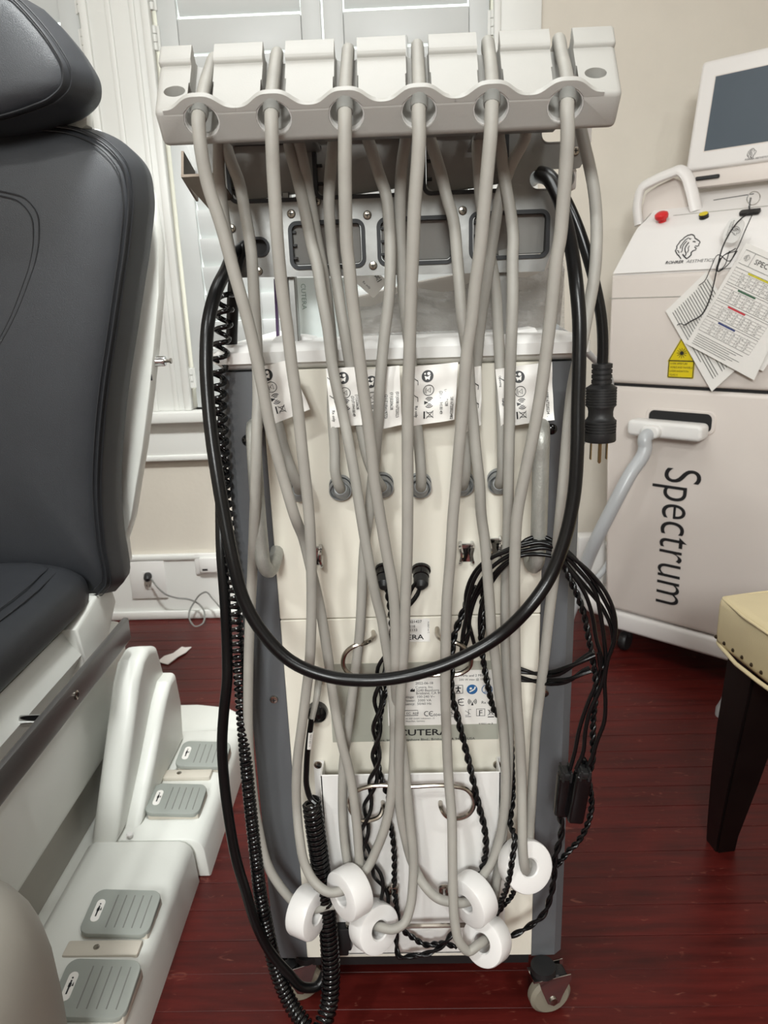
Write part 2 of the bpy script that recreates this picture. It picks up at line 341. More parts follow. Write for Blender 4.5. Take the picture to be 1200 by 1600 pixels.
# casings and trims
tn = [0]
def trim(a, b, bev=.004, m='white_paint'):
    tn[0] += 1; return G().box(a, b, bev, 2).put('trim_%d' % tn[0], m, kind='structure')
zc0 = zs
trim((W2[1]+.012, WY-.018, zs), (W1[0]-.012, WY+.001, 2.5))
trim((W2[1]-.004, WY-.03, zs), (W2[1]+.022, WY+.002, 2.5), .006); trim((W1[0]-.022, WY-.03, zs), (W1[0]+.004, WY+.002, 2.5), .006)
trim((wx(175, 30)-.012, WY-.024, zs), (wx(175, 30)+.006, WY-.016, 2.5), .004); trim((wx(212, 30)-.012, WY-.024, zs), (wx(212, 30)+.006, WY-.016, 2.5), .004)
trim((W1[1]-.004, WY-.028, zs), (W1[1]+.018, WY+.002, 2.5), .006); trim((W1[1]+.014, WY-.018, zs), (wx(845, 30), WY+.001, 2.5))
trim((W2[0]-.14, WY-.018, zs), (W2[0]+.004, WY+.001, 2.5))
xr = wx(845, 30)+.02
trim((W2[0]-.16, WY-.06, zs-.038), (xr, WY+.1, zs), .006)                       # sill board
trim((W2[0]-.14, WY-.02, wz(270, 718)), (xr-.02, WY+.001, zs-.038), .004)         # apron
trim((W2[0]-.14, WY-.027, wz(270, 718)), (xr-.02, WY+.001, wz(270, 718)+.02), .005)
zb = wz(264, 872)
b = G(); b.box((-2.6, WY-.018, 0), (2.6, WY+.001, zb), .002, 1); b.put('baseboard_back', 'white_paint', kind='structure')
G().box((-2.6, WY-.026, zb-.002), (2.6, WY+.001, zb+.02), .007, 2).put('trim_20', 'white_paint', kind='structure')
G().box((-2.6, WY-.036, 0), (2.6, WY-.017, .035), .01, 2).put('trim_21', 'white_paint', kind='structure')
# ================================================================== CART
YC = .968
cart = thing('treatment_machine', 'white and grey wheeled treatment machine seen from behind, hung with hoses', 'medical machine', (0, 1.2, 0))
def cp(g_, nm, m, label=None, par=None, ang=35): return g_.put(nm, m, par or cart, ang, label)
z0, z1 = .098, 1.064
XL, XR = -.181, .191
zse = P(640, 964, YC).z
cp(G().box((XL, YC, z0), (XR, YC+.03, zse-.0008), .0012, 1), 'lower_panel', 'panel')
cp(G().box((XL, YC, zse+.0008), (XR, YC+.03, z1), .0012, 1), 'upper_panel', 'panel')
# little dark slot in the lower panel
cp(G().box(P(809.5, 1018, YC-.001), P(812.5, 1008, YC+.0002)), 'slot', 'ink')
for sx, x0, x1 in ((-1, XL-.001, -.243), (1, XR+.001, .2465)):
    pts = [(x0, YC+.004, 0), (x0+(x1-x0)*.7, YC+.006, 0), (x0+(x1-x0)*.93, YC+.016, 0), (x1, YC+.04, 0), (x1, YC+.40, 0), (x1-(x1-x0)*.3, YC+.46, 0), (x0, YC+.46, 0)]
    cp(G().prism([V(p)+V((0, 0, z0-.006)) for p in pts], (0, 0, z1-z0+.005)), 'side_pillar', 'pillar', 'dark grey side pillar')
cp(G().box((XL, YC+.03, z0+.01), (XR, YC+.45, z1)), 'body', 'pillar')
cp(G().box((XL+.004, YC+.004, z0-.02), (XR-.004, YC+.44, z0-.002)), 'underframe', 'black_matt')
# top cap with its raised shoulders
def capf(co):
    return co
c_ = G().box((-.246, YC-.004, z1), (.2495, YC+.45, z1+.034), .024, 5)
cp(c_, 'top_cap', 'white')
for pa in ([(408, 548), (432, 526), (470, 525), (486, 528), (500, 541), (512, 548)], [(790, 542), (808, 516), (836, 512), (846, 526), (856, 530), (872, 538)]):
    pp = [P(a, b_, YC+.07) for a, b_ in pa]; base = [V((pp[-1].x, pp[0].y, z1+.02)), V((pp[0].x, pp[0].y, z1+.02))]
    cp(G().prism(pp+base, (0, .07, 0), .004, 2), 'cap_shoulder', 'white')
cp(G().box(V((P(500, 540, YC+.09).x, YC+.09, z1+.02)), V((P(800, 540, YC+.09).x, YC+.12, P(640, 534, YC+.09).z)), .004, 2), 'cap_ridge', 'white')
def screw(px, py, Y, r=.0065, m='steel', par=None):
    c = P(px, py, Y); g_ = G().lathe([(r, .001), (r, -.0005), (r*.85, -.002), (r*.4, -.0025)], c, Y_, 16)
    o = g_.put('screw', m, par or cart); 
    h = G(); h.box(c+V((-r*.5, -.0031, -r*.1)), c+V((r*.5, -.0024, r*.1))); h.box(c+V((-r*.1, -.0031, -r*.5)), c+V((r*.1, -.0024, r*.5))); h.put('cross_slot', 'ink', o)
for s_ in ((428, 1093, YC+.004), (851, 1083, YC+.004), (497, 1195, YC-.003), (777, 1195, YC-.003)): screw(*s_)
# handles
def dome(px, py, Y, r, m, nm):
    cp(G().lathe([(r, 0), (r, -.001), (r*.8, -.004), (r*.4, -.006), (.0001, -.0065)], P(px, py, Y), Y_, 16), nm, m)
dome(387, 688, YC+.006, .008, 'black_gloss', 'mount_bolt'); dome(861, 670, YC+.008, .009, 'black_gloss', 'mount_bolt')
cp(G().tube([P(400, 668, YC+.005), P(398, 664, .945), P(396, 672, .915), P(397, 700, .905), P(402, 780, .905), P(408, 850, .905), P(412, 882, .907), P(420, 892, .918), P(428, 880, .94), P(433, 860, YC+.004)], .0096, 12, 6), 'handle', 'handle', 'silver handle tube')
cp(G().tube([P(846, 678, YC+.005), P(846, 672, .945), P(846, 668, .918), P(846, 682, .905), P(845, 720, .905), P(843, 800, .905), P(841, 850, .905), P(838, 878, .91), P(834, 884, .925), P(830, 876, .95), P(828, 868, YC+.004)], .0105, 12, 6), 'handle', 'handle', 'silver handle tube')
# chrome spring clips
for px, py in ((493, 868), (728, 863), (772, 855)):
    c = P(px, py, YC); s_ = .0105
    g_ = G(); g_.box(c+V((-.008, -.002, -.014)), c+V((.008, 0, .014)), .001, 1)
    for k in (-1, 1): g_.tube([c+V((k*.008, -.001, .015)), c+V((k*.0085, -.010, .012)), c+V((k*.0065, -.013, 0)), c+V((k*.0085, -.010, -.012)), c+V((k*.0075, -.001, -.017))], .0027, 6, 4)
    g_.box(c+V((-.008, -.009, .008)), c+V((.008, -.002, .015)), .0015, 1); cp(g_, 'clip', 'chrome')
# black round connectors
for px, py in ((658, 889), (601, 889)):
    c = P(px, py, YC); ax = V((-.05, -1, -.55)).normalized()
    g_ = G().lathe([(.0135, 0), (.0135, .004), (.0115, .005), (.0112, .014), (.0095, .015)], c, ax, 20); k_ = cp(g_, 'cable_socket', 'black_gloss')
    g_ = G().lathe([(.0102, 0), (.0105, .003), (.0102, .013), (.006, .018), (.005, .019)], c+ax*.0152, ax, 16); g_.put('nut', 'black_matt', k_)
    g_ = G().lathe([(.0115, 0), (.0116, .0008), (.0112, .001)], c+ax*.0042, ax, 20); g_.put('ring_mark', 'steel', k_)
cp(G().lathe([(.0155, .0), (.016, -.004), (.0145, -.012), (.009, -.017), (.001, -.019)], P(496, 1110, YC), Y_, 20), 'knob', 'black_gloss', 'glossy black round knob')
# hose sockets
SK = [(466, 760), (532, 759), (597, 755), (656, 755), (722, 752), (779, 749)]
for px, py in SK:
    c = P(px, py-2, YC); ax = V((-.10*(px-620)/200, -1, -.28)).normalized()
    k_ = G().lathe([(.0155, 0), (.0155, .005), (.014, .006), (.014, .011), (.0152, .012), (.0152, .018), (.0135, .0185), (.0135, .012)], c, ax, 24).put('hose_socket', 'socket', cart)
    G().lathe([(.0148, 0), (.0148, .0012), (.0143, .0014)], c+ax*.0058, ax, 24).put('groove', 'gasket', k_)
# hooks and bars
def wire(pts, r=.0034, nm='cord_hook'): return cp(G().tube([P(*p) for p in pts], r, 8, 5), nm, 'steel')
wire([(583, 986, YC+.003), (583, 996, YC-.02), (572, 1004, .93), (552, 1010, .925), (539, 1022, .925), (536, 1038, .925), (545, 1052, .925), (560, 1056, .925), (620, 1056, .925), (690, 1054, .925), (720, 1052, .925), (734, 1042, .925), (736, 1028, .925), (728, 1014, .925), (712, 1004, .925), (695, 1001, .93), (684, 994, YC-.02), (683, 980, YC+.003)])
YB = .928          # front face of the bin
wire([(598, 1252, YB+.002), (598, 1262, .912), (594, 1274, .905), (580, 1281, .903), (560, 1280, .903), (549, 1268, .903), (546, 1252, .903), (552, 1239, .903), (568, 1231, .903), (640, 1229, .903), (705, 1228, .903), (728, 1233, .903), (739, 1246, .903), (740, 1260, .903), (731, 1273, .903), (714, 1279, .903), (697, 1275, .907), (689, 1262, .914), (688, 1252, YB+.002)])
wire([(545, 1436, YB+.002), (545, 1448, .905), (552, 1449, .9), (640, 1447, .9), (740, 1445, .9), (760, 1444, .905), (760, 1432, YB+.002)], .0036, 'bar')
for px in (614, 694):
    cp(G().tube([P(px-5, 1402, YB+.002), P(px-5, 1394, .912), P(px-4, 1386, .91), P(px+4, 1386, .91), P(px+5, 1394, .912), P(px+5, 1402, YB+.002)], .0036, 8, 4), 'peg', 'steel')
# bin on the lower panel
xa, xb = P(500, 1210, YB).x, P(783, 1207, YB).x; zt_ = P(640, 1209, YB).z; zk = P(505, 1187, YC).z; zbn = P(640, 1490, YB).z
g_ = G(); g_.box((xa, YB, zbn), (xb, YB+.0025, zt_), .0008, 1)
for x_ in (xa, xb-.0025):
    g_.prism([V((x_, YB, zbn)), V((x_, YB, zt_)), V((x_, YC-.002, zk)), V((x_, YC-.002, zbn))], (.0025, 0, 0))
g_.box((xa, YB, zbn), (xb, YC-.001, zbn+.0025)); g_.box((xa-.014, YC-.003, zbn), (xa, YC-.001, zk)); g_.box((xb, YC-.003, zbn), (xb+.014, YC-.001, zk))
cp(g_, 'document_bin', 'white', 'white sheet metal pocket on the lower panel')
# power inlet behind the coiled cable
g_ = G().box(P(519, 1495, .925), P(542, 1443, .925)+V((0, .03, 0)), .003, 2); g_.box(P(524, 1488, .915), P(548, 1452, .915)+V((0, .02, 0)), .004, 2); cp(g_, 'power_inlet', 'black_matt')
# big foil rating label
def pl(px, py, Y=YC): return P(px, py, Y)
YL = YC-.0012
def dpt(p): return (p-CAM).dot(CF)/F       # metres per pixel at p
g_ = G(); a, b_ = P(520, 1160, YL), P(780, 1032, YL); g_.box((a.x, YL, a.z), (b_.x, YL+.001, b_.z)); rl = cp(g_, 'rating_label', 'silver', 'silver grey rating label')
a, b_ = P(607, 1134, YL), P(777, 1046, YL); G().box((a.x, YL-.0003, a.z), (b_.x, YL+.0005, b_.z)).put('print_field', 'paper', rl)
pr = G()
def tx(g_, s_, px, py, h, Y=YL-.0005, align='LEFT', sx=1, bold=.0, R=X, U=Zv, shear=0): 
    p = P(px, py, Y); g_.text(s_, p, R, U, h*dpt(p)/.72, .0003, align, sx, bold, shear)
for s_, x_, y_, h in (('191133', 640, 1063, 4), ('2022-06-18', 649, 1069.5, 4.4), ('Cutera, Inc.', 649, 1075.5, 4.4), ('3240 Bayshore Blvd', 650, 1080.5, 4.4), ('Brisbane, CA 94005', 650, 1085, 4.4), ('Voltage:  100-240 V~', 628, 1091, 4.4), ('Power:  2000 VA', 632, 1096.5, 4.4), ('Frequency:  50/60 Hz', 622, 1102, 4.4), ('output: 1 MHz and 2 MHz', 697, 1058, 4.2), ('200 W max @ 100-200', 717, 1063.5, 3.8), ('Rx only', 752, 1099.5, 5), ('0044', 677, 1119, 5), ('EC', 635, 1116.5, 4.2), ('REP', 645, 1116.5, 4.2), ('EC REP GmbH, Industriestr. 23', 634, 1124, 2.6), ('Muenchen, Germany', 634, 1128, 2.6), ('910001 rev B', 748, 1132, 3)):
    tx(pr, s_, x_, y_, h, sx=.98)
tx(pr, 'CUTERA', 622, 1149.5, 11, sx=1.35, bold=.015); tx(pr, 'Cutera, Inc. 3240 Bayshore Blvd., Brisbane, CA 94005 USA', 582, 1158.5, 4.2, sx=1.14)
tx(pr, 'F', 747.5, 1118, 10)
def pb(px, py, w_, h, t, g_=pr, Y=YL-.0005):
    c = P(px, py, Y); k = dpt(c); g_.ribbon([(-w_/2*k, -h/2*k), (w_/2*k, -h/2*k), (w_/2*k, h/2*k), (-w_/2*k, h/2*k)], t*k, c, X, Zv, .0002, True)
pb(751, 1113, 13, 12, 1); pb(641, 1114, 24, 9, 1); pb(716, 1077, 14, 14, 1.2)
def ps(pts, t, g_=pr, Y=YL-.0005, c0=(0, 0), sc_=1, m=None, ang=0, R=X, U=Zv, closed=False, th=.0002):
    c = P(c0[0], c0[1], Y); k = dpt(c)*sc_; ca, sa = math.cos(ang), math.sin(ang)
    g_.ribbon([((x_*ca-y_*sa)*k, (x_*sa+y_*ca)*k) for x_, y_ in pts], t*dpt(c), c, R, U, th, closed)
# pictograms: person, antenna waves, step curves, bin
def person(g_, cx, cy, s_, Y=YL-.0006):
    c = P(cx, cy, Y); k = dpt(c)*s_; g_.poly([(a*k, (b2+4)*k) for a, b2 in circ(1.3, 10)], c, X, Zv)
    for L_ in ([(-4, 2), (4, 2)], [(0, 2.5), (0, -1)], [(0, -1), (-2.5, -5)], [(0, -1), (2.5, -5)]): g_.ribbon([(a*k, b2*k) for a, b2 in L_], 1.6*k, c, X, Zv)
person(pr, 716, 1077, 1.1)
def waves(g_, cx, cy, s_, Y, ang=0):
    c = P(cx, cy, Y); k = dpt(c)*s_
    for r_ in (2.4, 4.6, 6.8):
        for a0 in (-45, 135):
            g_.ribbon([((a*math.cos(ang)-b2*math.sin(ang))*k, (a*math.sin(ang)+b2*math.cos(ang))*k) for a, b2 in circ(r_, 8, 0, 0, a0, a0+90)], 1.1*k, c, X, Zv)
    g_.poly([((a*math.cos(ang)-b2*math.sin(ang))*k, (a*math.sin(ang)+b2*math.cos(ang))*k) for a, b2 in ((-2, -7), (2, -7), (0, 0))], c, X, Zv)
waves(pr, 738, 1096, .95, YL-.0006)
def bin_icon(g_, cx, cy, s_, Y, ang=0):
    c = P(cx, cy, Y); k = dpt(c)*s_; rot = lambda L_: [((a*math.cos(ang)-b2*math.sin(ang))*k, (a*math.sin(ang)+b2*math.cos(ang))*k) for a, b2 in L_]
    for L_ in ([(-3, 4), (-2, -4), (2, -4), (3, 4), (-3.6, 4)], [(-5, 5), (5, -5)], [(-5, -5), (5, 5)]): g_.ribbon(rot(L_), .8*k, c, X, Zv)
    g_.poly(rot([(-5, -8.5), (5, -8.5), (5, -7), (-5, -7)]), c, X, Zv)
bin_icon(pr, 767, 1113, 1, YL-.0006)
for cx in (706, 732):
    ps([(-5, -5), (0, -5), (0, 5), (4, 5)], .9, pr, c0=(cx, 1113)); ps([(-5, -7.5), (4, -7.5)], .9, pr, c0=(cx, 1113)); ps([(-5, 3), (3, -3)], .7, pr, c0=(cx, 1113))
ps(circ(4, 10, 0, 0, 60, 300), 1.2, pr, c0=(667, 1115)); ps(circ(4, 10, 0, 0, 60, 300), 1.2, pr, c0=(674.5, 1115)); ps([(-4, 0), (1, 0)], 1.1, pr, c0=(674.5, 1115))
ps([(-4, 3), (-1, 5), (3, 4)], 1, pr, c0=(719, 1097)); ps(circ(6, 10, 0, 0, 60, 300), 1.3, pr, c0=(722, 1097)); ps([(-4, 0), (4, 0)], 1.3, pr, c0=(720, 1097))
c = P(644, 1078, YL-.0005); k = dpt(c); pr.poly([(-3*k, -3*k), (4*k, -3*k), (4*k, 2*k), (1*k, 0), (1*k, 3*k), (-3*k, 0)], c, X, Zv)
pr.put('print', 'ink', rl, recalc=False)
bl = G(); c = P(737.5, 1077, YL-.0005); k = dpt(c); bl.poly([(a*k, b2*k) for a, b2 in circ(8.5, 24)], c, X, Zv); ps(circ(8, 24), 1.2, bl, c0=(761, 1077), closed=True); ps([(-3, -3), (3, -3), (0, 3)], 1.2, bl, c0=(761, 1077), closed=True); ps([(-5, -5), (5, -5)], 1, bl, c0=(761, 1077)); bl.put('blue_print', 'bluei', rl, recalc=False)
wl = G(); wl.poly([(a*k*2-2*k, b2*k*2+2*k) for a, b2 in circ(1, 10)], c, X, Zv, .0008); ps([(-4, -4), (0, -2), (4, 1), (5, 5)], 2.2, wl, c0=(737.5, 1077), th=.0008); wl.put('white_print', 'paper', rl, recalc=False)
# small name label above
a, b_ = P(602, 1004, YL), P(671, 966.5, YL); nl = cp(G().box((a.x, YL, a.z), (b_.x, YL+.001, b_.z)), 'name_label', 'paper')
pr = G(); tx(pr, 'SN  ST22021427', 614, 974, 4.5, sx=1.05); tx(pr, 'REF  A118', 622, 981, 4.5); tx(pr, 'LOT  191133', 618, 987, 4.5); tx(pr, 'CUTERA', 606, 1000, 8.5, sx=1.25, bold=.012); tx(pr, '910007 rev C', 668, 971, 2.6, R=V((0, 0, -1)), U=X); pr.put('print', 'ink', nl, recalc=False)
# ---- mast, back plate, dock faces
YP = 1.0
for px, wd, nm in ((450, 9, 'mast'), (462, 11, 'mast'), (785, 20, 'mast')):
    a = P(px, 523, YP+.02); b_ = P(px, 300, YP+.02); ww = wd*dpt(a)/2
    cp(G().box((a.x-ww, YP+.012, z1+.02), (a.x+ww, YP+.035, b_.z), .0015, 1), nm, 'alu')
outl = [(286, 200), (906, 188), (913, 215), (914, 250), (906, 262), (885, 266), (878, 300), (872, 340), (866, 380), (850, 424), (600, 430), (366, 434), (362, 372), (352, 345), (330, 318), (300, 262)]
g_ = G().prism([P(a, b2, YP) for a, b2 in outl], (0, .003, 0), 0); plate = g_.put('back_plate', 'alu', cart, 35, 'brushed metal back plate with cut-outs')
def cutter(px, py, w_, h, r, ang=0):
    c = P(px, py, YP); k = dpt(c); pts = rrect(w_*k, h*k, min(r*k, w_*k*.49, h*k*.49), 6); ca, sa = math.cos(ang), math.sin(ang)
    g_ = G().prism([c+V(((x_*ca-z_*sa), -.03, (x_*sa+z_*ca))) for x_, z_ in pts], (0, .06, 0)); o = g_.put('cut', 'ink', cart); return o
boolean(plate, [cutter(400, 386, 34, 24, 11), cutter(872, 207, 50, 26, 11), cutter(862, 279, 70, 30, 15), cutter(414, 268, 108, 78, 14), cutter(560, 258, 134, 84, 14), cutter(727, 251, 124, 84, 14), cutter(511, 382, 110, 62, 12), cutter(650, 376, 112, 62, 12), cutter(796, 367, 116, 62, 12)])
def ringframe(nm, px, py, w_, h, r, t, th, m, Y, ang=0, par=None, depth=.004):
    c = P(px, py, Y); k = dpt(c); po = rrect((w_+2*t)*k, (h+2*t)*k, (r+t)*k, 6); pi_ = rrect(w_*k, h*k, r*k, 6); t_ = bmesh.new(); n_ = len(po)
    A = [[t_.verts.new(c+V((x_, dy, z_))) for x_, z_ in L_] for L_, dy in ((po, 0), (pi_, 0), (pi_, depth), (po, depth))]
    for a, b2 in zip(A, A[1:]+A[:1]):
        for q in range(n_): t_.faces.new((a[q], a[(q+1) % n_], b2[(q+1) % n_], b2[q]))
    g_ = G(); g_.merge(t_); return g_.put(nm, m, par or cart)
def dock(px, py, w_, h, tilt):
    gk = ringframe('gasket', px, py, w_-8, h-8, 8, 6, 0, 'gasket', YP-.003, depth=.02)
    c = P(px, py, YP+.012); k = dpt(c); a_ = math.radians(tilt); pts = rrect((w_-10)*k, (h-10)*k, 7*k, 5)
    g_ = G().prism([c+V((x_, -math.tan(math.radians(12))*z_*.6-.002+x_*.03, z_)) + V((0, 0, x_*math.tan(a_) if z_ < 0 else 0)) for x_, z_ in pts], (0, .006, 0), .001, 1); g_.put('dock_face', 'dock', gk)
    # moulded ribs at the left end of each opening
    for q in range(3):
        zz = c.z+(q-1)*h*k*.28; G().box((c.x-w_*k*.46, YP+.002, zz-.0015), (c.x-w_*k*.40, YP+.012, zz+.0015)).put('rib', 'black_matt', gk)
dock(414, 268, 118, 86, 6); dock(560, 258, 140, 92, 6); dock(727, 251, 132, 92, 7); dock(511, 382, 116, 68, 0); dock(650, 376, 118, 68, 0); dock(796, 367, 122, 68, 0)
for s_ in ((495, 315), (574, 336), (723, 329), (583, 415), (362, 357), (455, 334), (899, 236), (404, 424)): screw(s_[0], s_[1], YP-.0005, .0055)
ringframe('grommet', 400, 386, 34, 22, 10.5, 4, 0, 'gasket', YP-.003, depth=.009)
cp(G().lathe([(.019, 0), (.019, .002)], P(400, 386, YP+.010), Y_, 20), 'hole_shade_disc', 'black_matt')  # added black disc standing in for the shade inside the hole
ringframe('slot_edge', 872, 207, 50, 26, 11, 2, 0, 'alu', YP-.001, depth=.005); ringframe('slot_edge', 862, 279, 68, 28, 13.5, 2, 0, 'alu', YP-.001, depth=.005)
cp(G().box(P(903, 226, YP+.004), P(926, 187, YP+.004)+V((0, .05, 0)), .003, 2), 'white_block', 'white'); cp(G().box(P(890, 296, YP+.004), P(902, 262, YP+.004)+V((0, .05, 0)), .003, 2), 'white_block', 'white')
# left U-shaped bracket
g_ = G(); pts = [(283, 236), (283, 276), (316, 276), (330, 314), (304, 314), (292, 300)]
A, B, D = P(283, 236, .955), P(283, 277, .955), P(338, 274, .955)
g_.prism([A, B, B+V((0, .06, -.02)), A+V((0, .06, -.02))], (.003, 0, 0)); g_.prism([B, D, D+V((.012, .06, -.03)), B+V((.016, .06, -.03))], (0, 0, .003))
cp(g_, 'bracket', 'bronze', 'dark metal channel bracket')
# tablet, frosted panel, purple strip and plastic film above the cap
g_ = G().prism([P(a, b2, 1.16) for a, b2 in ((498, 545), (520, 492), (560, 462), (640, 442), (870, 396), (884, 420), (876, 512), (860, 545))], (0, .03, 0), .006, 2)
cp(g_, 'tablet', 'tablet', 'taupe tablet back above the top cap')
fp = cp(G().prism([P(a, b2, 1.10) for a, b2 in ((459, 540), (458, 434), (548, 434), (560, 540))], (0, .004, 0)), 'frosted_panel', 'ghost')
pr = G(); p_ = P(470, 443, 1.099); pr.text('CUTERA', p_, V((0, 0, -1)), X, 7.5*dpt(p_)/.72, .0003, 'LEFT', 1.0); pr.put('print', 'greentxt', fp, recalc=False)
cp(G().prism([P(a, b2, 1.15) for a, b2 in ((427.5, 436), (431.5, 436), (436, 532), (432, 532))], (0, .01, 0)), 'purple_strip', 'purple')
g_ = G(); t_ = g_.bm; NX, NZ = 46, 16; grid = []
for j in range(NZ+1):
    row = []
    for i in range(NX+1):
        u, v_ = i/NX, j/NZ; px = 548+u*334; top = 476-u*62+8*math.sin(u*17); bot = 538-6*math.sin(u*9); py = top+(bot-top)*v_
        row.append(t_.verts.new(P(px, py, 1.12+.016*math.sin(u*23+v_*7)+.008*math.sin(v_*19-u*11)+.02*v_*(-1)+random.uniform(-.0012, .0012))))
    grid.append(row)
for j in range(NZ):
    for i in range(NX): t_.faces.new((grid[j][i], grid[j][i+1], grid[j+1][i+1], grid[j+1][i]))
g_.put('plastic_film', 'film', None, 80, 'crumpled clear plastic film over the taupe tablet', cat='plastic film')
g_ = G(); cc = P(578, 438, 1.098); k = dpt(cc); ca, sa = math.cos(-.75), math.sin(-.75)
R2, U2 = V((ca, 0, sa)), V((-sa, 0, ca)); g_.prism([cc+R2*(x_*k)+U2*(z_*k) for x_, z_ in rrect(44, 34, 3)], (0, .0008, 0))
sl = cp(g_, 'tag_label', 'paper'); pr = G(); bin_icon(pr, 590, 433, .8, 1.097, .5); p_ = P(566, 441, 1.097); pr.text('Rx only', p_, V((.72, 0, -.69)), V((.69, 0, .72)), 5*k, .0003); pr.poly([(a*k, b2*k) for a, b2 in circ(4, 14)], P(583, 425, 1.097), X, Zv); pr.put('print', 'ink', sl, recalc=False)
# casters
def caster(x, y, turn, lock=False):
    k_ = thing_part = G().lathe([(.020, .0), (.021, -.010), (.016, -.016), (.014, -.02)], (x, y, z0-.003), Zv, 20).put('caster', 'black_matt', cart)
    d = V((math.cos(turn), math.sin(turn), 0)); s_ = V((-d.y, d.x, 0)); r = .0355; ctr = V((x, y, r))+d*.012
    prof = [(.010, -.012), (r-.006, -.011), (r, -.006), (r, .006), (r-.006, .011), (.010, .012)]
    G().lathe(prof, ctr, s_, 32).put('wheel', 'tire', k_)
    for e in (-1, 1):
        f_ = lambda a, h, e=e: ctr+d*a+V((0, 0, h))+s_*(e*.0145)
        G().prism([f_(-.026, .046), f_(.030, .046), f_(.033, .038), f_(.018, .008), f_(.012, -.008), f_(.002, -.013), f_(-.009, -.006), f_(-.022, .030)], s_*(e*.0016), .0005, 1).put('fork', 'chrome', k_)
        G().lathe([(.0065, 0), (.0065, .003), (.003, .004)], ctr+s_*(e*.0162), s_*e, 12).put('axle', 'steel', k_)
    G().box((-.022, -.0145, 0), (.022, .0145, .003), f=lambda c: V((x, y, .078))+d*c.x+s_*c.y+Zv*c.z).put('fork_plate', 'chrome', k_)
    if lock: G().box((-.0, -.012, 0), (.022, .012, .012), .004, 2, f=lambda c: V((x, y, .072))+d*(c.x+.018)+s_*c.y+Zv*(c.z-(c.x)*.35)).put('brake_pedal', 'black_matt', k_)
cq = Z(856, 1549, .0355); caster(cq.x-.010, cq.y-.004, math.radians(14), True); caster(-.185, .985, math.radians(200), True); caster(-.19, 1.36, .8); caster(.2, 1.36, 2)
# ---- hose holder (tray tilted forward)
TH = math.radians(40); F0 = P(604, 160, .80); HY, HZ = .80, 1.334; HC = -.005
def hf(co): return V((HC+co.x*(1+.45*max(co.y, 0)), HY+co.y*math.cos(TH)-co.z*math.sin(TH)*1.0, HZ+co.y*math.sin(TH)+co.z*math.cos(TH)))
CX = [310, 425, 540, 655, 769, 886]
def hx(px, py=165): return P(px, py, .80).x-HC
cups = [hx(q) for q in CX]
body = G(); body.box((-.229, 0, -.038), (.229, .12, 0), .006, 3); holder = body.put('hose_holder', 'holder', None, 35, 'off-white moulded holder tray with six arched cups')
def lc(g_): o = g_.put('cut', 'ink', None); return o
strip = lc(G().box((-.2285, .088, -.004), (.2285, .1235, .0055), .0035, 3)); boolean(holder, [strip], 'UNION')
cut = []
for cx in cups:
    g_ = G().box((cx-.0115, .012, -.017), (cx+.0115, .2, .08), .004, 2); cut.append(lc(g_))
    g_ = G().lathe([(.0178, -.02), (.0178, .052)], (cx, 0, -.0125), Y_, 28); cut.append(lc(g_))
for ex in (hx(266, 140), hx(937, 100)):
    g_ = G().lathe([(.0108, -.06), (.0108, .05)], (ex, .036, 0), Zv, 24); cut.append(lc(g_))
boolean(holder, cut)
for v in holder.data.vertices: v.co = hf(v.co)-WL[cart.name]
holder.parent = cart; WL[holder.name] = WL[cart.name]
for cx in cups:
    t_ = bmesh.new(); inn, out = [], []
    for k in range(33):
        x_ = .036*math.cos(math.pi*k/32); o_z = .0122*math.exp(-(abs(x_)/.0215)**3.4)-.0006
        lo = math.sqrt(max(0, .0178**2-x_*x_))-.0125 if abs(x_) < .0178 else -.0045
        out.append((cx+x_, o_z)); inn.append((cx+x_, min(max(lo, -.0045), o_z-.0005)))
    L_ = [[t_.verts.new((x_, y_, z_)) for x_, z_ in pp] for pp, y_ in ((inn, .0002), (out, .0002), (out, .008), (inn, .008))]
    for a, b2 in zip(L_, L_[1:]+L_[:1]):
        for q in range(32): t_.faces.new((a[q], a[q+1], b2[q+1], b2[q]))
    for e in (0, 32): t_.faces.new([L_[q][e] for q in range(4)])
    bmesh.ops.recalc_face_normals(t_, faces=t_.faces[:])
    bmesh.ops.bevel(t_, geom=[e for e in t_.edges if all(abs(v.co.y-.0) < .001 for v in e.verts)], offset=.0012, segments=2, affect='EDGES', clamp_overlap=True)
    G().merge(t_, hf).put('arch', 'holder', holder)
    # clear sleeve lining of the cup
    g_ = G(); pr_ = [(.0176, .0), (.0176, .008), (.0166, .008), (.0166, .0), (.0176, .0)]; g_.lathe(pr_, (cx, .001, -.0125), Y_, 24)
    for v in g_.bm.verts: v.co = hf(v.co)
    g_.put('sleeve', 'white', holder)
for px in (470, 760):
    a = P(px, 205, .9); cp(G().box((a.x-.012, .86, a.z-.004), (a.x+.012, YP, a.z+.002), .001, 1), 'support_arm', 'alu')
cp(G().box((P(640, 200, .88).x-.2, .875, P(640, 204, .88).z-.003), (P(640, 200, .88).x+.16, .905, P(640, 204, .88).z+.006), .001, 1), 'support_rail', 'alu')
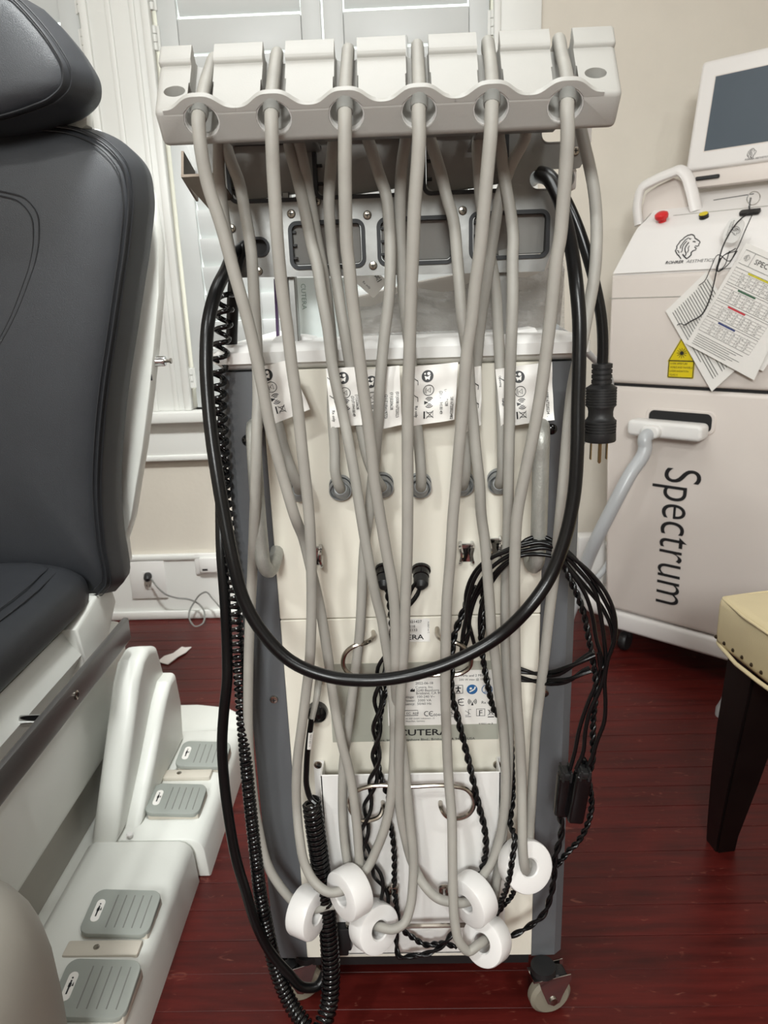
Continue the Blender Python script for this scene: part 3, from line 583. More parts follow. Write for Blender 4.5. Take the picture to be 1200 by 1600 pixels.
# ================================================================== HOSES
def yf(y, o=0): return .792+max(0, y-215)*(.105/1000)+o
def FR(l, o=0): return [(x, y, yf(y, o)) if len(t) == 2 else t for t in l for x, y in [t[:2]]]
HR = .0069
def top(xb, yb_, xt, xc, yt):       # over the back edge of the tray and down through the cup
    return [(xb, yb_, .93), ((xb+xt)/2, 160, .925), (xt, yt+14, .914), (xt, yt, .898), (xt*.65+xc*.35, yt+20, .875), (xt*.25+xc*.75, yt+50, .835), (xc, yt+80, .803)]
def K(l, Y): return [(t[0], t[1], Y) if len(t) == 2 else t for t in l]
A = [ # socket strands, bottom to top
 K([(467, 768, .950), (466, 760, .934), (461, 748, .930), (447, 710, .935), (430, 645, .94), (412, 590, .945), (395, 530, .945), (378, 470, .945), (360, 395, .94), (347, 317, .935), (342, 267, .93)], .945),
 K([(533, 765, .950), (530, 760, .934), (525, 745, .930), (523, 700, .935), (519, 640, .94), (520, 560, .945), (514, 490, .945), (505, 425, .94), (494, 367, .94), (488, 333, .935), (473, 250, .93)], .94),
 K([(598, 762, .950), (594, 758, .934), (586, 745, .930), (575, 718, .935), (565, 675, .94), (556, 615, .945), (547, 572, .945), (540, 530, .94), (533, 488, .94), (527, 447, .94), (518, 380, .935), (514, 317, .93), (517, 262, .93)], .94),
 K([(657, 762, .950), (658, 758, .934), (658, 743, .930), (655, 700, .935), (650, 650, .94), (642, 560, .945), (632, 480, .94), (627, 400, .94), (625, 340, .94), (628, 260, .93)], .94),
 K([(722, 760, .950), (724, 756, .934), (727, 742, .930), (730, 700, .935), (738, 630, .94), (745, 565, .945), (750, 513, .945), (762, 430, .94), (772, 363, .94), (782, 305, .94), (800, 255, .93)], .94),
 K([(780, 757, .950), (781, 753, .934), (784, 740, .930), (785, 700, .935), (783, 620, .94), (781, 563, .945), (778, 513, .945), (773, 440, .945), (762, 380, .945), (752, 320, .94), (748, 265, .93)], .94)]
TOPS = [top(342, 225, 335, 313, 92), top(465, 215, 433, 424, 84), top(522, 217, 544, 539, 78), top(635, 213, 652, 655, 72), top(822, 205, 762, 768, 66), top(748, 210, 873, 886, 62)]
TOPS[4] = [(822, 205, .93), (800, 165, .93), (770, 105, .925), (762, 80, .914), (762, 66, .898), (765, 86, .875), (768, 116, .835), (769, 146, .803)]
TOPS[5] = [(748, 215, .93), (790, 165, .93), (850, 110, .925), (871, 76, .914), (873, 62, .898), (877, 82, .875), (884, 112, .835), (887, 142, .803)]
FS = [
 FR([(310, 185, .793), (312, 215), (324, 285), (345, 350), (367, 430), (387, 500), (405, 580), (425, 680), (441, 740), (460, 805), (475, 844, .885), (486, 890, .897), (497, 935, .905), (505, 978, .905), (515, 1045, .905), (524, 1110, .905), (535, 1164, .9), (546, 1207, .9), (555, 1265, .9), (560, 1320, .9), (561, 1365, .902), (550, 1398, .904), (528, 1412, .9), (508, 1416, .893), (494, 1420, .888)]),
 FR([(424, 185, .793), (425, 215), (427, 267), (430, 317), (434, 383), (442, 463), (449, 513), (456, 572), (464, 627), (471, 693), (477.5, 751), (483, 805), (486, 870), (487, 935), (486, 991), (483, 1045), (479, 1077), (472, 1132), (465, 1185), (463, 1222), (464, 1265), (468, 1308, .89), (477, 1352, .88), (493, 1380, .87), (514, 1394, .862), (530, 1393, .862), (543, 1388, .87)]),
 FR([(539, 185, .793), (539, 215), (539, 283), (540, 333), (542, 388), (545, 413), (550, 463), (556, 513), (562, 563), (568, 610), (575, 660), (581, 710), (585, 752), (591, 790), (598, 830), (605, 870), (613, 913), (617, 957), (618, 1000), (618, 1050), (621, 1110, .915), (628, 1160, .912), (634, 1211, .905), (641, 1287, .9), (646, 1341, .897), (645, 1384, .89), (641, 1417, .882), (631, 1443, .872), (613, 1452, .866), (596, 1449, .870), (584, 1445, .885)]),
 FR([(654, 180, .793), (655, 212), (653, 250), (648, 317), (645, 392), (642, 463), (640, 547), (638, 600), (637, 660), (637, 743), (636, 870), (633, 950), (632, 991), (629, 1045), (626, 1088), (624, 1153), (623, 1211), (625, 1265), (633, 1308), (646, 1352), (665, 1386, .885), (685, 1404, .878), (703, 1409, .872), (718, 1411, .872), (732, 1408, .878)]),
 FR([(768, 175, .793), (767, 205), (763, 250), (757, 317), (750, 392), (742.5, 447), (737.5, 497), (730, 547), (723, 643), (718, 693), (713, 752), (708, 805), (704, 870), (698.6, 935), (696.5, 1002), (696, 1088), (698, 1153), (701, 1218), (706, 1280, .885), (707, 1345, .872), (708, 1402, .86), (711, 1444, .85), (719, 1474, .845), (733, 1486, .845), (746, 1477, .85), (756, 1470, .862)]),
 FR([(886, 172, .793), (887, 200), (884, 263), (879, 330), (875, 372), (870, 400), (865, 447), (860, 497), (852, 563), (847, 600), (837, 660), (823, 727), (814, 770), (808, 805), (805, 850), (804, 900), (804, 950), (805, 1012), (807, 1088), (812, 1153), (815, 1218), (816, 1275, .885), (817, 1331, .872), (819, 1352, .87), (822, 1359, .885)])]
CS = [ # rising strands, from the ring back up
 [(478, 1421, .892), (462, 1412, .905), (444, 1393, .91), (422, 1360, .915), (405, 1300, .92), (394, 1225, .922), (388, 1140, .922), (388, 1060, .92), (390, 980, .918), (394, 900, .915), (398, 800, .892), (400, 740, .884), (401, 677, .884), (403, 620, .892), (402, 560, .90), (401, 530, .905), (397, 463, .91), (392, 388, .918), (383, 333, .925), (373, 283, .93), (360, 250, .93), (351, 217, .935), (345, 150, .96), (345, 120, 1.02)],
 [(555, 1380, .88), (566, 1366, .89), (574, 1356, .895), (587, 1330, .9), (600, 1297, .9), (610, 1254, .9), (614, 1211, .9), (616, 1165, .905), (615, 1110, .91), (611, 1067, .915), (607, 1034, .915), (600, 990, .91), (597, 970, .91), (588, 935, .905), (579, 892, .9), (571, 848, .9), (564, 805, .9), (555.5, 751, .9), (545, 693, .9), (535, 643, .905), (527, 610, .905), (518, 563, .91), (512, 513, .91), (503, 463, .91), (495, 413, .915), (487, 383, .92), (477, 333, .92), (470, 300, .925), (462, 267, .93), (455, 242, .93), (450, 213, .935), (446, 150, .96), (446, 115, 1.02)],
 [(575, 1440, .895), (562, 1425, .905), (551, 1395, .91), (545, 1360, .912), (540, 1330, .912), (536, 1287, .915), (535, 1243, .918), (537, 1190, .922), (543, 1142, .925), (550, 1088, .93), (557, 1034, .93), (562, 990, .93), (564, 960, .93), (567, 892, .93), (570, 848, .93), (577, 800, .93), (581, 760, .928), (588, 693, .922), (591, 655, .918), (593, 610, .915), (597, 560, .915), (602, 513, .915), (608, 463, .915), (610, 413, .918), (610, 388, .92), (608, 350, .925), (602, 300, .93), (593, 275, .93), (583, 242, .93), (572, 208, .935), (566, 150, .96), (564, 112, 1.02)],
 [(744, 1400, .885), (753, 1372, .895), (765, 1353, .9), (779, 1317, .905), (787, 1274, .905), (790, 1230, .908), (790, 1197, .91), (786, 1132, .91), (778, 1067, .91), (772, 1012, .908), (768, 989, .905), (766, 957, .905), (762, 902, .905), (758, 848, .905), (752, 805, .905), (749, 752, .905), (744, 710, .905), (740, 668, .905), (735, 618, .905), (731, 560, .907), (722, 497, .91), (718, 447, .915), (714, 400, .92), (708, 342, .925), (698, 308, .93), (690, 275, .93), (680, 242, .93), (670, 210, .935), (664, 150, .96), (662, 110, 1.02)],
 [(762, 1464, .875), (767, 1440, .895), (772, 1405, .91), (777, 1370, .915), (785, 1310, .92), (792, 1240, .925), (795, 1160, .93), (794, 1080, .932), (790, 1012, .932), (790, 935, .928), (792, 870, .922), (794, 805, .917), (794.5, 743, .912), (796, 660, .908), (797, 577, .907), (799, 530, .907), (801, 463, .91), (801, 397, .918), (802, 372, .92), (797.5, 330, .925), (790, 288, .928), (783, 238, .93), (778, 205, .935), (772, 150, .96), (770, 105, 1.02)],
 [(826, 1345, .9), (827, 1303, .912), (830, 1261, .915), (833, 1210, .917), (838, 1132, .917), (846, 1067, .915), (852, 1017, .912), (858, 961, .908), (867, 890, .897), (873, 833, .88), (881, 748, .87), (884, 712, .87), (889, 655, .87), (896, 598, .875), (908, 542, .88), (919, 485, .89), (929, 428, .9), (932, 380, .908), (932, 347, .912), (928, 297, .92), (920, 255, .925), (912, 222, .93), (905, 190, .935), (896, 150, .95), (885, 105, 1.02)]]
HL = ['grey hose of the leftmost holder cup, ending at the lower left ring', 'grey hose of the second holder cup from left, through the uppermost left ring',
      'grey hose of the third holder cup from left, looping into the lowest left ring', 'grey hose of the fourth holder cup from left, looping right into a right-hand ring',
      'grey hose of the fifth holder cup from left, curling into the lowest right ring', 'grey hose of the rightmost holder cup, ending in the ring over the right pillar']
hoses = []
for i in range(6):
    pts = [P(*p) for p in A[i]+TOPS[i]+FS[i]+CS[i]]
    h = G().tube(pts, HR, 12, 4).put('hose', 'hose', None, 60, HL[i], cat='hose', group='grey hoses on the machine')
    hoses.append(h)
    # darker collar seen inside the cup
    q = [P(*p) for p in (TOPS[i][-1], FS[i][0])]
    d = (q[1]-q[0]).normalized(); m_ = q[0].lerp(q[1], .35); G().lathe([(HR+.0012, -.006), (HR+.0016, -.004), (HR+.0016, .004), (HR+.0012, .006)], m_, d, 14).put('collar', 'hose_dark', h)
    s_ = [P(*p) for p in A[i][:3]]; d = (s_[1]-s_[0]).normalized(); G().lathe([(.0115, -.010), (.0115, .0), (.0095, .004), (.0085, .006)], s_[0], d, 18).put('plug', 'socket', h)
# flag labels folded round the socket strands
def flag(h, c4, Yb, dirx, spec):
    g_ = G(); t_ = g_.bm; NX, NY = 12, 14; c4 = [P(a, b2, Yb) for a, b2 in c4]; g0 = []
    def sp(u, v_):
        p = c4[0].lerp(c4[1], u).lerp(c4[3].lerp(c4[2], u), v_); return p+V((0, .0022*math.sin(u*7+v_*5+c4[0].x*90)*u+.0012*math.sin(v_*13+u*3), 0))
    for j in range(NY+1): g0.append([t_.verts.new(sp(i/NX, j/NY)) for i in range(NX+1)])
    for j in range(NY):
        for i in range(NX): t_.faces.new((g0[j][i], g0[j][i+1], g0[j+1][i+1], g0[j+1][i]))
    ext = bmesh.ops.extrude_face_region(t_, geom=t_.faces[:])
    for e in ext['geom']:
        if isinstance(e, bmesh.types.BMVert): e.co.y += .0004
    lb = g_.put('flag_label', 'paper', h, 60, 'white printed flag label')
    pr = G(); R3 = (c4[1]-c4[0]).normalized(); U3 = -(c4[3]-c4[0]).normalized(); wd = (c4[1]-c4[0]).length; ht = (c4[3]-c4[0]).length
    def at(u, v_): return sp(u, v_)+V((0, -.0007, 0))
    for it in spec:
        k = .00078
        if it[0] == 't': o_ = at(it[2], it[3]); pr.text(it[1], o_, -U3, R3, it[4]*k/.72, .0002, 'LEFT', it[5] if len(it) > 5 else .9, .01)
        elif it[0] == 'read':
            o_ = at(it[1], it[2]); t2 = [(a*k, b2*k) for a, b2 in circ(9.5, 22)]; pr.poly(t2, o_, R3, U3)
            w2 = G(); w2.poly([(a*k+2*k, b2*k+4*k) for a, b2 in circ(2.6, 12)], o_, R3, U3, .0008); w2.poly([(a*k, b2*k) for a, b2 in ((-5, 1), (0, -1), (5, 2), (3, -6), (0, -4), (-3, -6))], o_, R3, U3, .0008); w2.poly([(a*k-4*k, b2*k+4*k) for a, b2 in circ(1.5, 8)], o_, R3, U3, .0008); WH.append((w2, lb))
        elif it[0] == 'tri':
            o_ = at(it[1], it[2]); pr.ribbon([(a*k, b2*k) for a, b2 in circ(8.5, 22)], 1*k, o_, R3, U3, .0004, True); pr.ribbon([(a*k, b2*k) for a, b2 in ((3, -4), (3, 4), (-4+2, 0))], 1.1*k, o_, R3, U3, .0004, True); pr.ribbon([(-4*k, -5*k), (-4*k, 5*k)], .8*k, o_, R3, U3); pr.ribbon([(-6*k, -4*k), (-6*k, 4*k)], .6*k, o_, R3, U3)
        elif it[0] == 'wave':
            o_ = at(it[1], it[2])
            for r_ in (3, 5.5, 8):
                for a0 in (45, 225): pr.ribbon([(a*k, b2*k) for a, b2 in circ(r_, 8, 0, 0, a0, a0+90)], 1.3*k, o_, R3, U3)
            pr.poly([(a*k, b2*k) for a, b2 in ((-8, -3), (-8, 3), (-1, 0))], o_, R3, U3)
        elif it[0] == 'bin':
            o_ = at(it[1], it[2])
            for L_ in ([(-5, -3), (5, -4), (5, 4), (-5, 3)], [(-6, -6), (6, 6)], [(-6, 6), (6, -6)]): pr.ribbon([(a*k, b2*k) for a, b2 in L_], .9*k, o_, R3, U3)
            pr.poly([(a*k-9*k, b2*k) for a, b2 in ((-1.2, -6), (1.2, -6), (1.2, 6), (-1.2, 6))], o_, R3, U3)
        elif it[0] == 'crook':
            o_ = at(it[1], it[2]); pr.ribbon([(a*k, b2*k) for a, b2 in ((4, 0), (0, 2), (-3, 5), (4, -1), (4, -7))], 1*k, o_, R3, U3)
    def follow(gg, dz):
        e1 = c4[1]-c4[0]; e2 = c4[3]-c4[0]
        for v in gg.bm.verts:
            q = v.co-c4[0]; det = e1.x*e2.z-e1.z*e2.x; u = (q.x*e2.z-q.z*e2.x)/det; w_ = (e1.x*q.z-e1.z*q.x)/det; v.co.y = sp(u, w_).y-dz
    follow(pr, .0006)
    for w2_, l2 in WH:
        if l2 is lb: follow(w2_, .0010)
    pr.put('print', 'ink', lb, recalc=False)
WH = []
NUM = lambda x: [('t', '(01)00816722023482', x, .46, 4.6, .82), ('t', '(11)220628', x-.12, .46, 4.6, .82), ('t', '(21)T1FH18149', x-.24, .48, 4.6, .82)]
full = [('read', .30, .17), ('tri', .32, .41), ('wave', .34, .63), ('bin', .36, .84)]
flag(hoses[0], [(404, 574), (452, 562), (484, 640), (430, 662)], .931, 1, [('read', .18, .16), ('tri', .2, .38), ('wave', .22, .6), ('bin', .3, .8), ('t', '(21)T1FH18149', .72, .42, 4.6, .9), ('t', '(11)220620', .86, .36, 4.6, .9)])
flag(hoses[1], [(509, 576), (566, 573), (566, 664), (517, 669)], .931, 1, [('crook', .07, .2), ('crook', .1, .5), ('t', 'Rx only', .08, .7, 4.8), ('read', .46, .17), ('tri', .5, .42), ('wave', .52, .62)] + NUM(.92))
flag(hoses[2], [(570, 578), (624, 571), (628, 664), (570, 676)], .929, 1, [('read', .18, .2), ('tri', .2, .45), ('wave', .2, .66), ('bin', .25, .86), ('t', '(01)00816722023475', .88, .42, 4.8, .9), ('t', '(11)220628', .72, .42, 4.8, .9), ('t', '(21)T1FH19773', .56, .44, 4.8, .9)])
flag(hoses[3], [(645, 573), (716, 566), (710, 656), (645, 666)], .931, 1, [('crook', .06, .24), ('crook', .06, .52), ('t', 'Rx only', .05, .66, 4.8), ('read', .33, .18), ('tri', .36, .42), ('wave', .38, .63), ('bin', .40, .84), ('t', '(01)00816722023482', .86, .44, 4.8, .86), ('t', '(11)220628', .74, .44, 4.8, .86), ('t', '(21)T1FH18149', .62, .46, 4.8, .86)])
flag(hoses[4], [(736, 574), (752, 572), (752, 664), (728, 676)], .929, 1, [('crook', .55, .3), ('crook', .6, .6)])
flag(hoses[5], [(774, 577), (862, 565), (866, 656), (783, 668)], .931, 1, [('crook', .09, .2), ('t', 'Operating', .05, .12, 3.4), ('t', 'Storage', .07, .5, 3.4), ('crook', .1, .6), ('read', .40, .18), ('tri', .41, .43), ('wave', .42, .64), ('bin', .42, .83), ('t', '(01)00816722023482', .86, .40, 4.8, .9)])
for w2, lb in WH: w2.put('white_print', 'paper', lb, recalc=False)
# white rings
def ring(face, back, Y, R, r, hgt, label, dip=0):
    c1 = P(face[0], face[1], Y); c0 = P(back[0], back[1], Y+.0); k = dpt(c1); d = V(((face[0]-back[0]), -(face[1]-back[1]))); off = d.length*k; t = hgt
    s_ = min(.9, off/t); depth = math.sqrt(max(0, 1-s_*s_)); dd = d.normalized(); vd = (c1-CAM).normalized(); vr = vd.cross(CU).normalized(); vu = vr.cross(vd); ax = (vr*dd.x*s_ + vu*dd.y*s_ - vd*depth).normalized()
    c = P((face[0]+back[0])/2, (face[1]+back[1])/2, Y); h = t/2; b = .004
    prof = [(r+.001, -h), (R-b, -h), (R-b*.3, -h+b*.3), (R, -h+b), (R, h-b), (R-b*.3, h-b*.3), (R-b, h), (r+.002, h), (r, h-.002), (r, -h+.002), (r+.001, -h)]
    G().lathe(prof, c, ax, 40).put('hose_ring', 'ring', None, 40, label, cat='ring', group='white rings threaded on the hoses', base=c)
ring((496, 1431), (466, 1419), .886, .0365, .0125, .034, 'thick white ring at lower left, leftmost of the three on the left')
ring((531, 1401), (562, 1386), .872, .0365, .0135, .034, 'thick white ring in front, uppermost of the three on the left')
ring((594, 1453), (574, 1441), .882, .0365, .0135, .032, 'thick white ring right of and below the uppermost left ring')
ring((727, 1413), (750, 1395), .882, .0375, .0125, .032, 'thick white ring above the lowest ring on the right')
ring((752, 1474), (770, 1463), .872, .0345, .0135, .032, 'lowest thick white ring, overlapped by the one above it at right')
ring((828, 1355), (812, 1346), .890, .0375, .0125, .032, 'thick white ring hanging against the right grey pillar')
# ================================================================== BLACK CABLES
def cable(nm, pts, r, m, label, seg=12, res=6, cat='cable', base=None, group=None): return G().tube([P(*p) for p in pts], r, seg, res).put(nm, m, None, 60, label, cat=cat, group=group)
cable('looped_cable', [(832, 282, 1.06), (842, 276, 1.0), (858, 282, .96), (872, 308, .93), (884, 345, .90), (894, 395, .87), (900, 440, .85), (905, 499, .84), (905, 560, .835), (903, 640, .83), (902, 700, .825), (896, 780, .82), (880, 850, .815), (858, 904, .81), (824, 952, .80), (782, 992, .80), (725, 1026, .795), (668, 1048, .79), (632, 1057, .79), (575, 1063, .79), (518, 1058, .795), (456, 1034, .80), (413, 992, .805), (382, 940, .81), (365, 880, .815), (351, 810, .825), (339, 740, .835), (331, 685, .845), (325, 625, .855), (322, 560, .865), (326, 500, .88), (336, 460, .90), (352, 425, .94), (368, 395, .985), (384, 386, 1.01), (400, 386, 1.06)], .0079, 'black', 'thick black power cord hanging in a big loop across the machine', 14)
pc = cable('plug_cord', [(824, 276, 1.07), (846, 268, 1.0), (862, 276, .965), (884, 312, .94), (905, 360, .93), (918, 400, .925), (931, 450, .925), (940, 500, .925), (942, 545, .925), (941, 575, .925)], .0068, 'black', 'black cord with a large three-prong plug hanging at the right', cat='cord')
c = P(941, 567, .925); dn = (P(937, 690, .925)-c).normalized(); k = dpt(c)
prof = [(.0085, 0), (.0125, .001)]
h = 0
for q in range(4): prof += [(.0125, h+.002), (.0125, h+.006), (.0112, h+.0065), (.0112, h+.0075)]; h += .0062
prof += [(.0125, .026), (.017, .029)]
for q in range(7): prof += [(.0188, .030+q*.0034), (.0188, .0320+q*.0034), (.0175, .0322+q*.0034), (.0175, .0334+q*.0034)]
prof += [(.0165, .054), (.0152, .060), (.0155, .066), (.0178, .070)]
for q in range(4): prof += [(.0196, .071+q*.0036), (.0196, .0733+q*.0036), (.0182, .0736+q*.0036), (.0182, .0745+q*.0036)]
prof += [(.0195, .0855), (.0198, .096), (.019, .0975), (.001, .0975)]
pg = G().lathe(prof, c, dn, 28).put('plug', 'black_matt', pc)
e = c+dn*.097
G().box(e+V((-.0115, -.003, -.024)), e+V((-.010, .003, .0)), .0003, 1).put('prong', 'brass', pg); G().box(e+V((.0085, -.003, -.024)), e+V((.010, .003, .0)), .0003, 1).put('prong', 'brass', pg); G().lathe([(.0023, 0), (.0023, .026), (.001, .028)], e+V((-.001, -.006, 0)), V((0, 0, -1)), 10).put('prong', 'brass', pg)
cable('power_cable', [(392, 386, 1.05), (380, 386, 1.0), (371, 410, .985), (365, 450, .985), (363, 500, .99), (361, 550, .995), (352, 620, 1.0), (346, 700, .99), (345, 800, .97), (346, 860, .955), (351, 930, .945), (355, 1030, .935), (355, 1060, .93), (350, 1110, .925), (347, 1165, .92), (350, 1218, .915), (357, 1275, .905), (370, 1346, .895), (383, 1390, .89), (400, 1444, .885), (422, 1487, .885), (451, 1521, .885), (476, 1543, .888), (497, 1540, .895), (508, 1520, .905), (512, 1490, .912), (520, 1470, .918)], .0076, 'black', 'black cable hanging at the left of the grey pillar', 12)
# coiled cords
L1 = [(353, 455, .97), (352, 470, .965), (350, 500, .96), (345, 550, .96), (341, 600, .965), (344, 660, .965), (348, 720, .965), (352, 780, .965), (358, 850, .955), (366, 930, .945), (372, 1010, .935), (377, 1090, .93), (383, 1170, .92), (391, 1260, .915), (400, 1340, .91), (407, 1400, .905), (415, 1440, .90), (425, 1490, .895), (437, 1530, .885), (455, 1570, .87), (478, 1604, .85)]
G().helix([P(*p) for p in L1], .009, .0034, .016, 6, 12, rfun=lambda t: .0095-.0028*min(1, t*4)+.0030*max(0, (t-.72)*3.6), pfun=lambda t: .0185 if t < .11 else (max(.0072, .0165-(t-.11)*.019))).put('coiled_cord', 'black_gloss', None, 60, 'thin coiled black cord running down the left side of the machine', cat='cord')
L2 = [(487, 1252, .905), (492, 1290, .902), (499, 1340, .9), (505, 1390, .9), (511, 1430, .9), (515, 1480, .895), (517, 1530, .885), (514, 1570, .87), (503, 1606, .85)]
ck = G().helix([P(*p) for p in L2], .0115, .0034, .0082, 6, 12).put('coiled_cord', 'black_gloss', None, 60, 'fat coiled black cord hanging from the knob at the lower left', cat='cord')
G().tube([P(498, 1062, .93), P(495, 1088, .915), P(487, 1125, .91)], .0045, 10, 5, rf=lambda t: .0052-.0012*t).put('strain_relief', 'hose', ck)
G().tube([P(498, 1056, YC-.01), P(499, 1060, .94), P(498, 1068, .93)], .0052, 10, 5).put('cable_end', 'hose', ck)
G().tube([P(487, 1122, .91), P(482, 1160, .908), P(479, 1200, .905), P(480, 1232, .903), P(487, 1250, .9), P(494, 1256, .897)], .0042, 10, 5).put('lead', 'black', ck)
lb = G().lathe([(.0046, 0), (.0046, .026)], P(485, 1143, .909), P(481, 1180, .907)-P(485, 1143, .909), 12).put('cable_label', 'paper', ck)
pr = G(); p_ = P(484.5, 1146, .903); dd = (P(481, 1180, .903)-p_).normalized(); pr.text('190515 REV A', p_, dd, V((-dd.z, 0, dd.x)), .0036, .0); pr.put('print', 'ink', lb, recalc=False)
# twisted pairs
def twist(pts, label, r=.0024, pitch=.026, R=None):
    pp = [P(*p) for p in pts]; g_ = G(); g_.helix(pp, R or r*.98, r, pitch, 6, 12, 0); g_.helix(pp, R or r*.98, r, pitch, 6, 12, math.pi); return g_.put('twisted_cable', 'black', None, 60, label, cat='cable', group='twisted black cables')
twist([(654, 912, .945), (645, 930, .935), (636, 950, .932), (622, 975, .935), (606, 1010, .935), (597, 1040, .93), (592, 1075, .92), (590, 1110, .915), (588, 1160, .91), (586, 1205, .91), (577, 1245, .908), (571, 1290, .905), (570, 1325, .905), (578, 1345, .905), (590, 1368, .905), (600, 1395, .905), (602, 1420, .91)], 'twisted black cable from the right round connector, ending left', .0031, .085, .0052)
twist([(603, 912, .945), (608, 940, .94), (612, 975, .94), (612, 1030, .935), (602, 1080, .925), (592, 1130, .922), (590, 1190, .918), (598, 1225, .915), (607, 1245, .915), (606, 1275, .915), (612, 1300, .915), (616, 1340, .912), (616, 1380, .91), (620, 1420, .91), (628, 1452, .91), (645, 1465, .91), (664, 1476, .908), (690, 1474, .905), (715, 1480, .905)], 'twisted black cable from the left round connector, sweeping right at the bottom')
twist([(620, 1456, .915), (619, 1470, .915), (624, 1495, .905), (640, 1494, .9), (668, 1490, .9), (690, 1478, .9), (704, 1462, .9), (716, 1450, .905)], 'short twisted black cable lying in a flat V under the rings', .0024, .05)
twist([(742, 915, .935), (722, 960, .93), (708, 1000, .925), (706, 1040, .915), (705, 1080, .912), (714, 1118, .91), (726, 1165, .908), (738, 1215, .905), (748, 1260, .9), (757, 1295, .9), (759, 1325, .9), (755, 1350, .905), (748, 1372, .91)], 'twisted black cable running down between the fourth and fifth hoses', .0027, .034)
twist([(756, 905, .93), (753, 960, .928), (752, 1010, .925), (757, 1045, .925), (765, 1085, .925), (775, 1115, .93), (790, 1125, .935), (797, 1150, .935), (800, 1200, .935), (801, 1250, .93), (798, 1290, .9), (804, 1305, .88), (800, 1345, .862), (792, 1385, .865), (782, 1410, .88), (775, 1428, .89)], 'twisted black cable in front of the ring on the right pillar')
twist([(805, 1385, .9), (798, 1402, .905), (786, 1415, .905), (776, 1425, .9), (784, 1418, .895), (779, 1408, .89)], 'bunched end of twisted cable below the right pillar ring', .0022, .018)
twist([(872, 1268, .9), (878, 1290, .9), (874, 1315, .902), (867, 1340, .904), (866, 1365, .904), (860, 1400, .904), (848, 1430, .904), (826, 1448, .904), (800, 1462, .904), (780, 1470, .91)], 'twisted black cable falling from the left black ferrite down to the rings', .0026, .05)
twist([(912, 1185, .9), (921, 1225, .9), (924, 1260, .9), (917, 1290, .9), (903, 1315, .9), (888, 1330, .902), (876, 1345, .903), (868, 1355, .904)], 'twisted black cable falling outside the right black ferrite')
twist([(880, 880, .89), (890, 905, .888), (902, 930, .888), (912, 960, .89), (920, 1000, .892), (926, 1030, .893), (931, 1080, .895), (927, 1120, .9), (926, 1150, .9), (923, 1200, .9), (915, 1215, .9)], 'twisted black cable on the inner side of the hanging bundle')
# hanging bundle over the right handle
g_ = G()
B = [
 [(742, 1010, .935), (730, 960, .93), (728, 930, .925), (738, 900, .92), (760, 876, .905), (790, 862, .895), (820, 852, .89), (845, 848, .888), (868, 856, .885), (895, 872, .885), (925, 898, .885), (950, 932, .885), (961, 965, .885), (960, 1000, .886), (950, 1030, .888), (945, 1060, .89), (946, 1100, .89), (944, 1128, .89), (934, 1155, .89), (922, 1190, .89), (915, 1202, .89)],
 [(720, 1030, .93), (724, 985, .93), (735, 945, .927), (748, 915, .92), (770, 885, .905), (800, 866, .897), (830, 858, .892), (850, 856, .89), (878, 866, .888), (905, 892, .888), (930, 925, .888), (938, 960, .89), (944, 1000, .89), (946, 1040, .89), (936, 1080, .89), (922, 1110, .89), (915, 1140, .89), (910, 1180, .89), (900, 1202, .89)],
 [(712, 1040, .93), (730, 1000, .93), (735, 960, .925), (745, 930, .925), (765, 905, .912), (790, 880, .9), (815, 868, .895), (840, 866, .895), (870, 872, .89), (895, 898, .89), (915, 930, .89), (925, 960, .892), (932, 1000, .893), (940, 1030, .893), (935, 1060, .894), (920, 1095, .895), (905, 1140, .895), (898, 1175, .895), (890, 1204, .895)],
 [(760, 960, .93), (752, 1000, .93), (750, 960, .925), (758, 930, .92), (775, 900, .91), (800, 872, .9), (822, 844, .9), (846, 838, .9), (870, 850, .895), (885, 880, .893), (905, 905, .893), (922, 925, .893), (940, 948, .893), (956, 985, .893), (957, 1010, .893), (950, 1028, .893), (940, 1045, .89), (935, 1020, .888)],
 [(735, 985, .92), (724, 1000, .92), (728, 970, .915), (732, 935, .915), (744, 900, .912), (768, 872, .905), (800, 856, .9), (830, 846, .897), (858, 848, .894), (882, 858, .89), (905, 880, .889), (925, 905, .889), (940, 930, .889), (955, 960, .889), (962, 985, .889)]]
for p in B: g_.tube([P(*q) for q in p], .0028, 8, 5)
bun = g_.put('cable_bundle', 'black', None, 60, 'bundle of thin black cables looped over the right handle', cat='cable')
twist([(812, 1047, .935), (840, 1053, .925), (868, 1052, .905), (890, 1042, .893), (915, 1028, .887), (935, 1018, .886)], 'twisted black cable tied across the right pillar, upper one', .0028, .12)
twist([(811, 1060, .935), (835, 1064, .925), (865, 1066, .905), (890, 1062, .893), (912, 1050, .888), (932, 1042, .886)], 'twisted black cable tied across the right pillar, lower one', .0028, .12)
# ferrites at the end of the bundle
for i, (px0, px1, py0, py1, Y, wd) in enumerate(((884, 876, 1205, 1272, .9, 24), (912, 897, 1203, 1282, .888, 26))):
    a, b_ = P(px0, py0, Y), P(px1, py1, Y); d = (b_-a); Ln = d.length; d.normalize(); s2 = V((-d.z, 0, d.x)).normalized(); n2 = d.cross(s2); wk = wd*dpt(a)/2
    f_ = lambda c, a=a, d=d, s2=s2, n2=n2: a+s2*c.x+n2*c.y+d*c.z
    o = G().box((-wk, -.010, .004), (wk, .010, Ln), .005, 3, f=f_).put('ferrite', 'black_gloss', None, 40, ('left' if i == 0 else 'right')+' black ferrite block at the end of the hanging bundle', cat='ferrite')
    G().box((-wk*.8, -.011, -.003), (wk*.8, .011, .006), .002, 2, f=f_).put('clip_end', 'black_matt', o)
    for q in (-.5, .5): G().box((wk*q-.0015, -.013, -.006), (wk*q+.0015, .013, .01), .0005, 1, f=f_).put('clip_tab', 'black_matt', o)
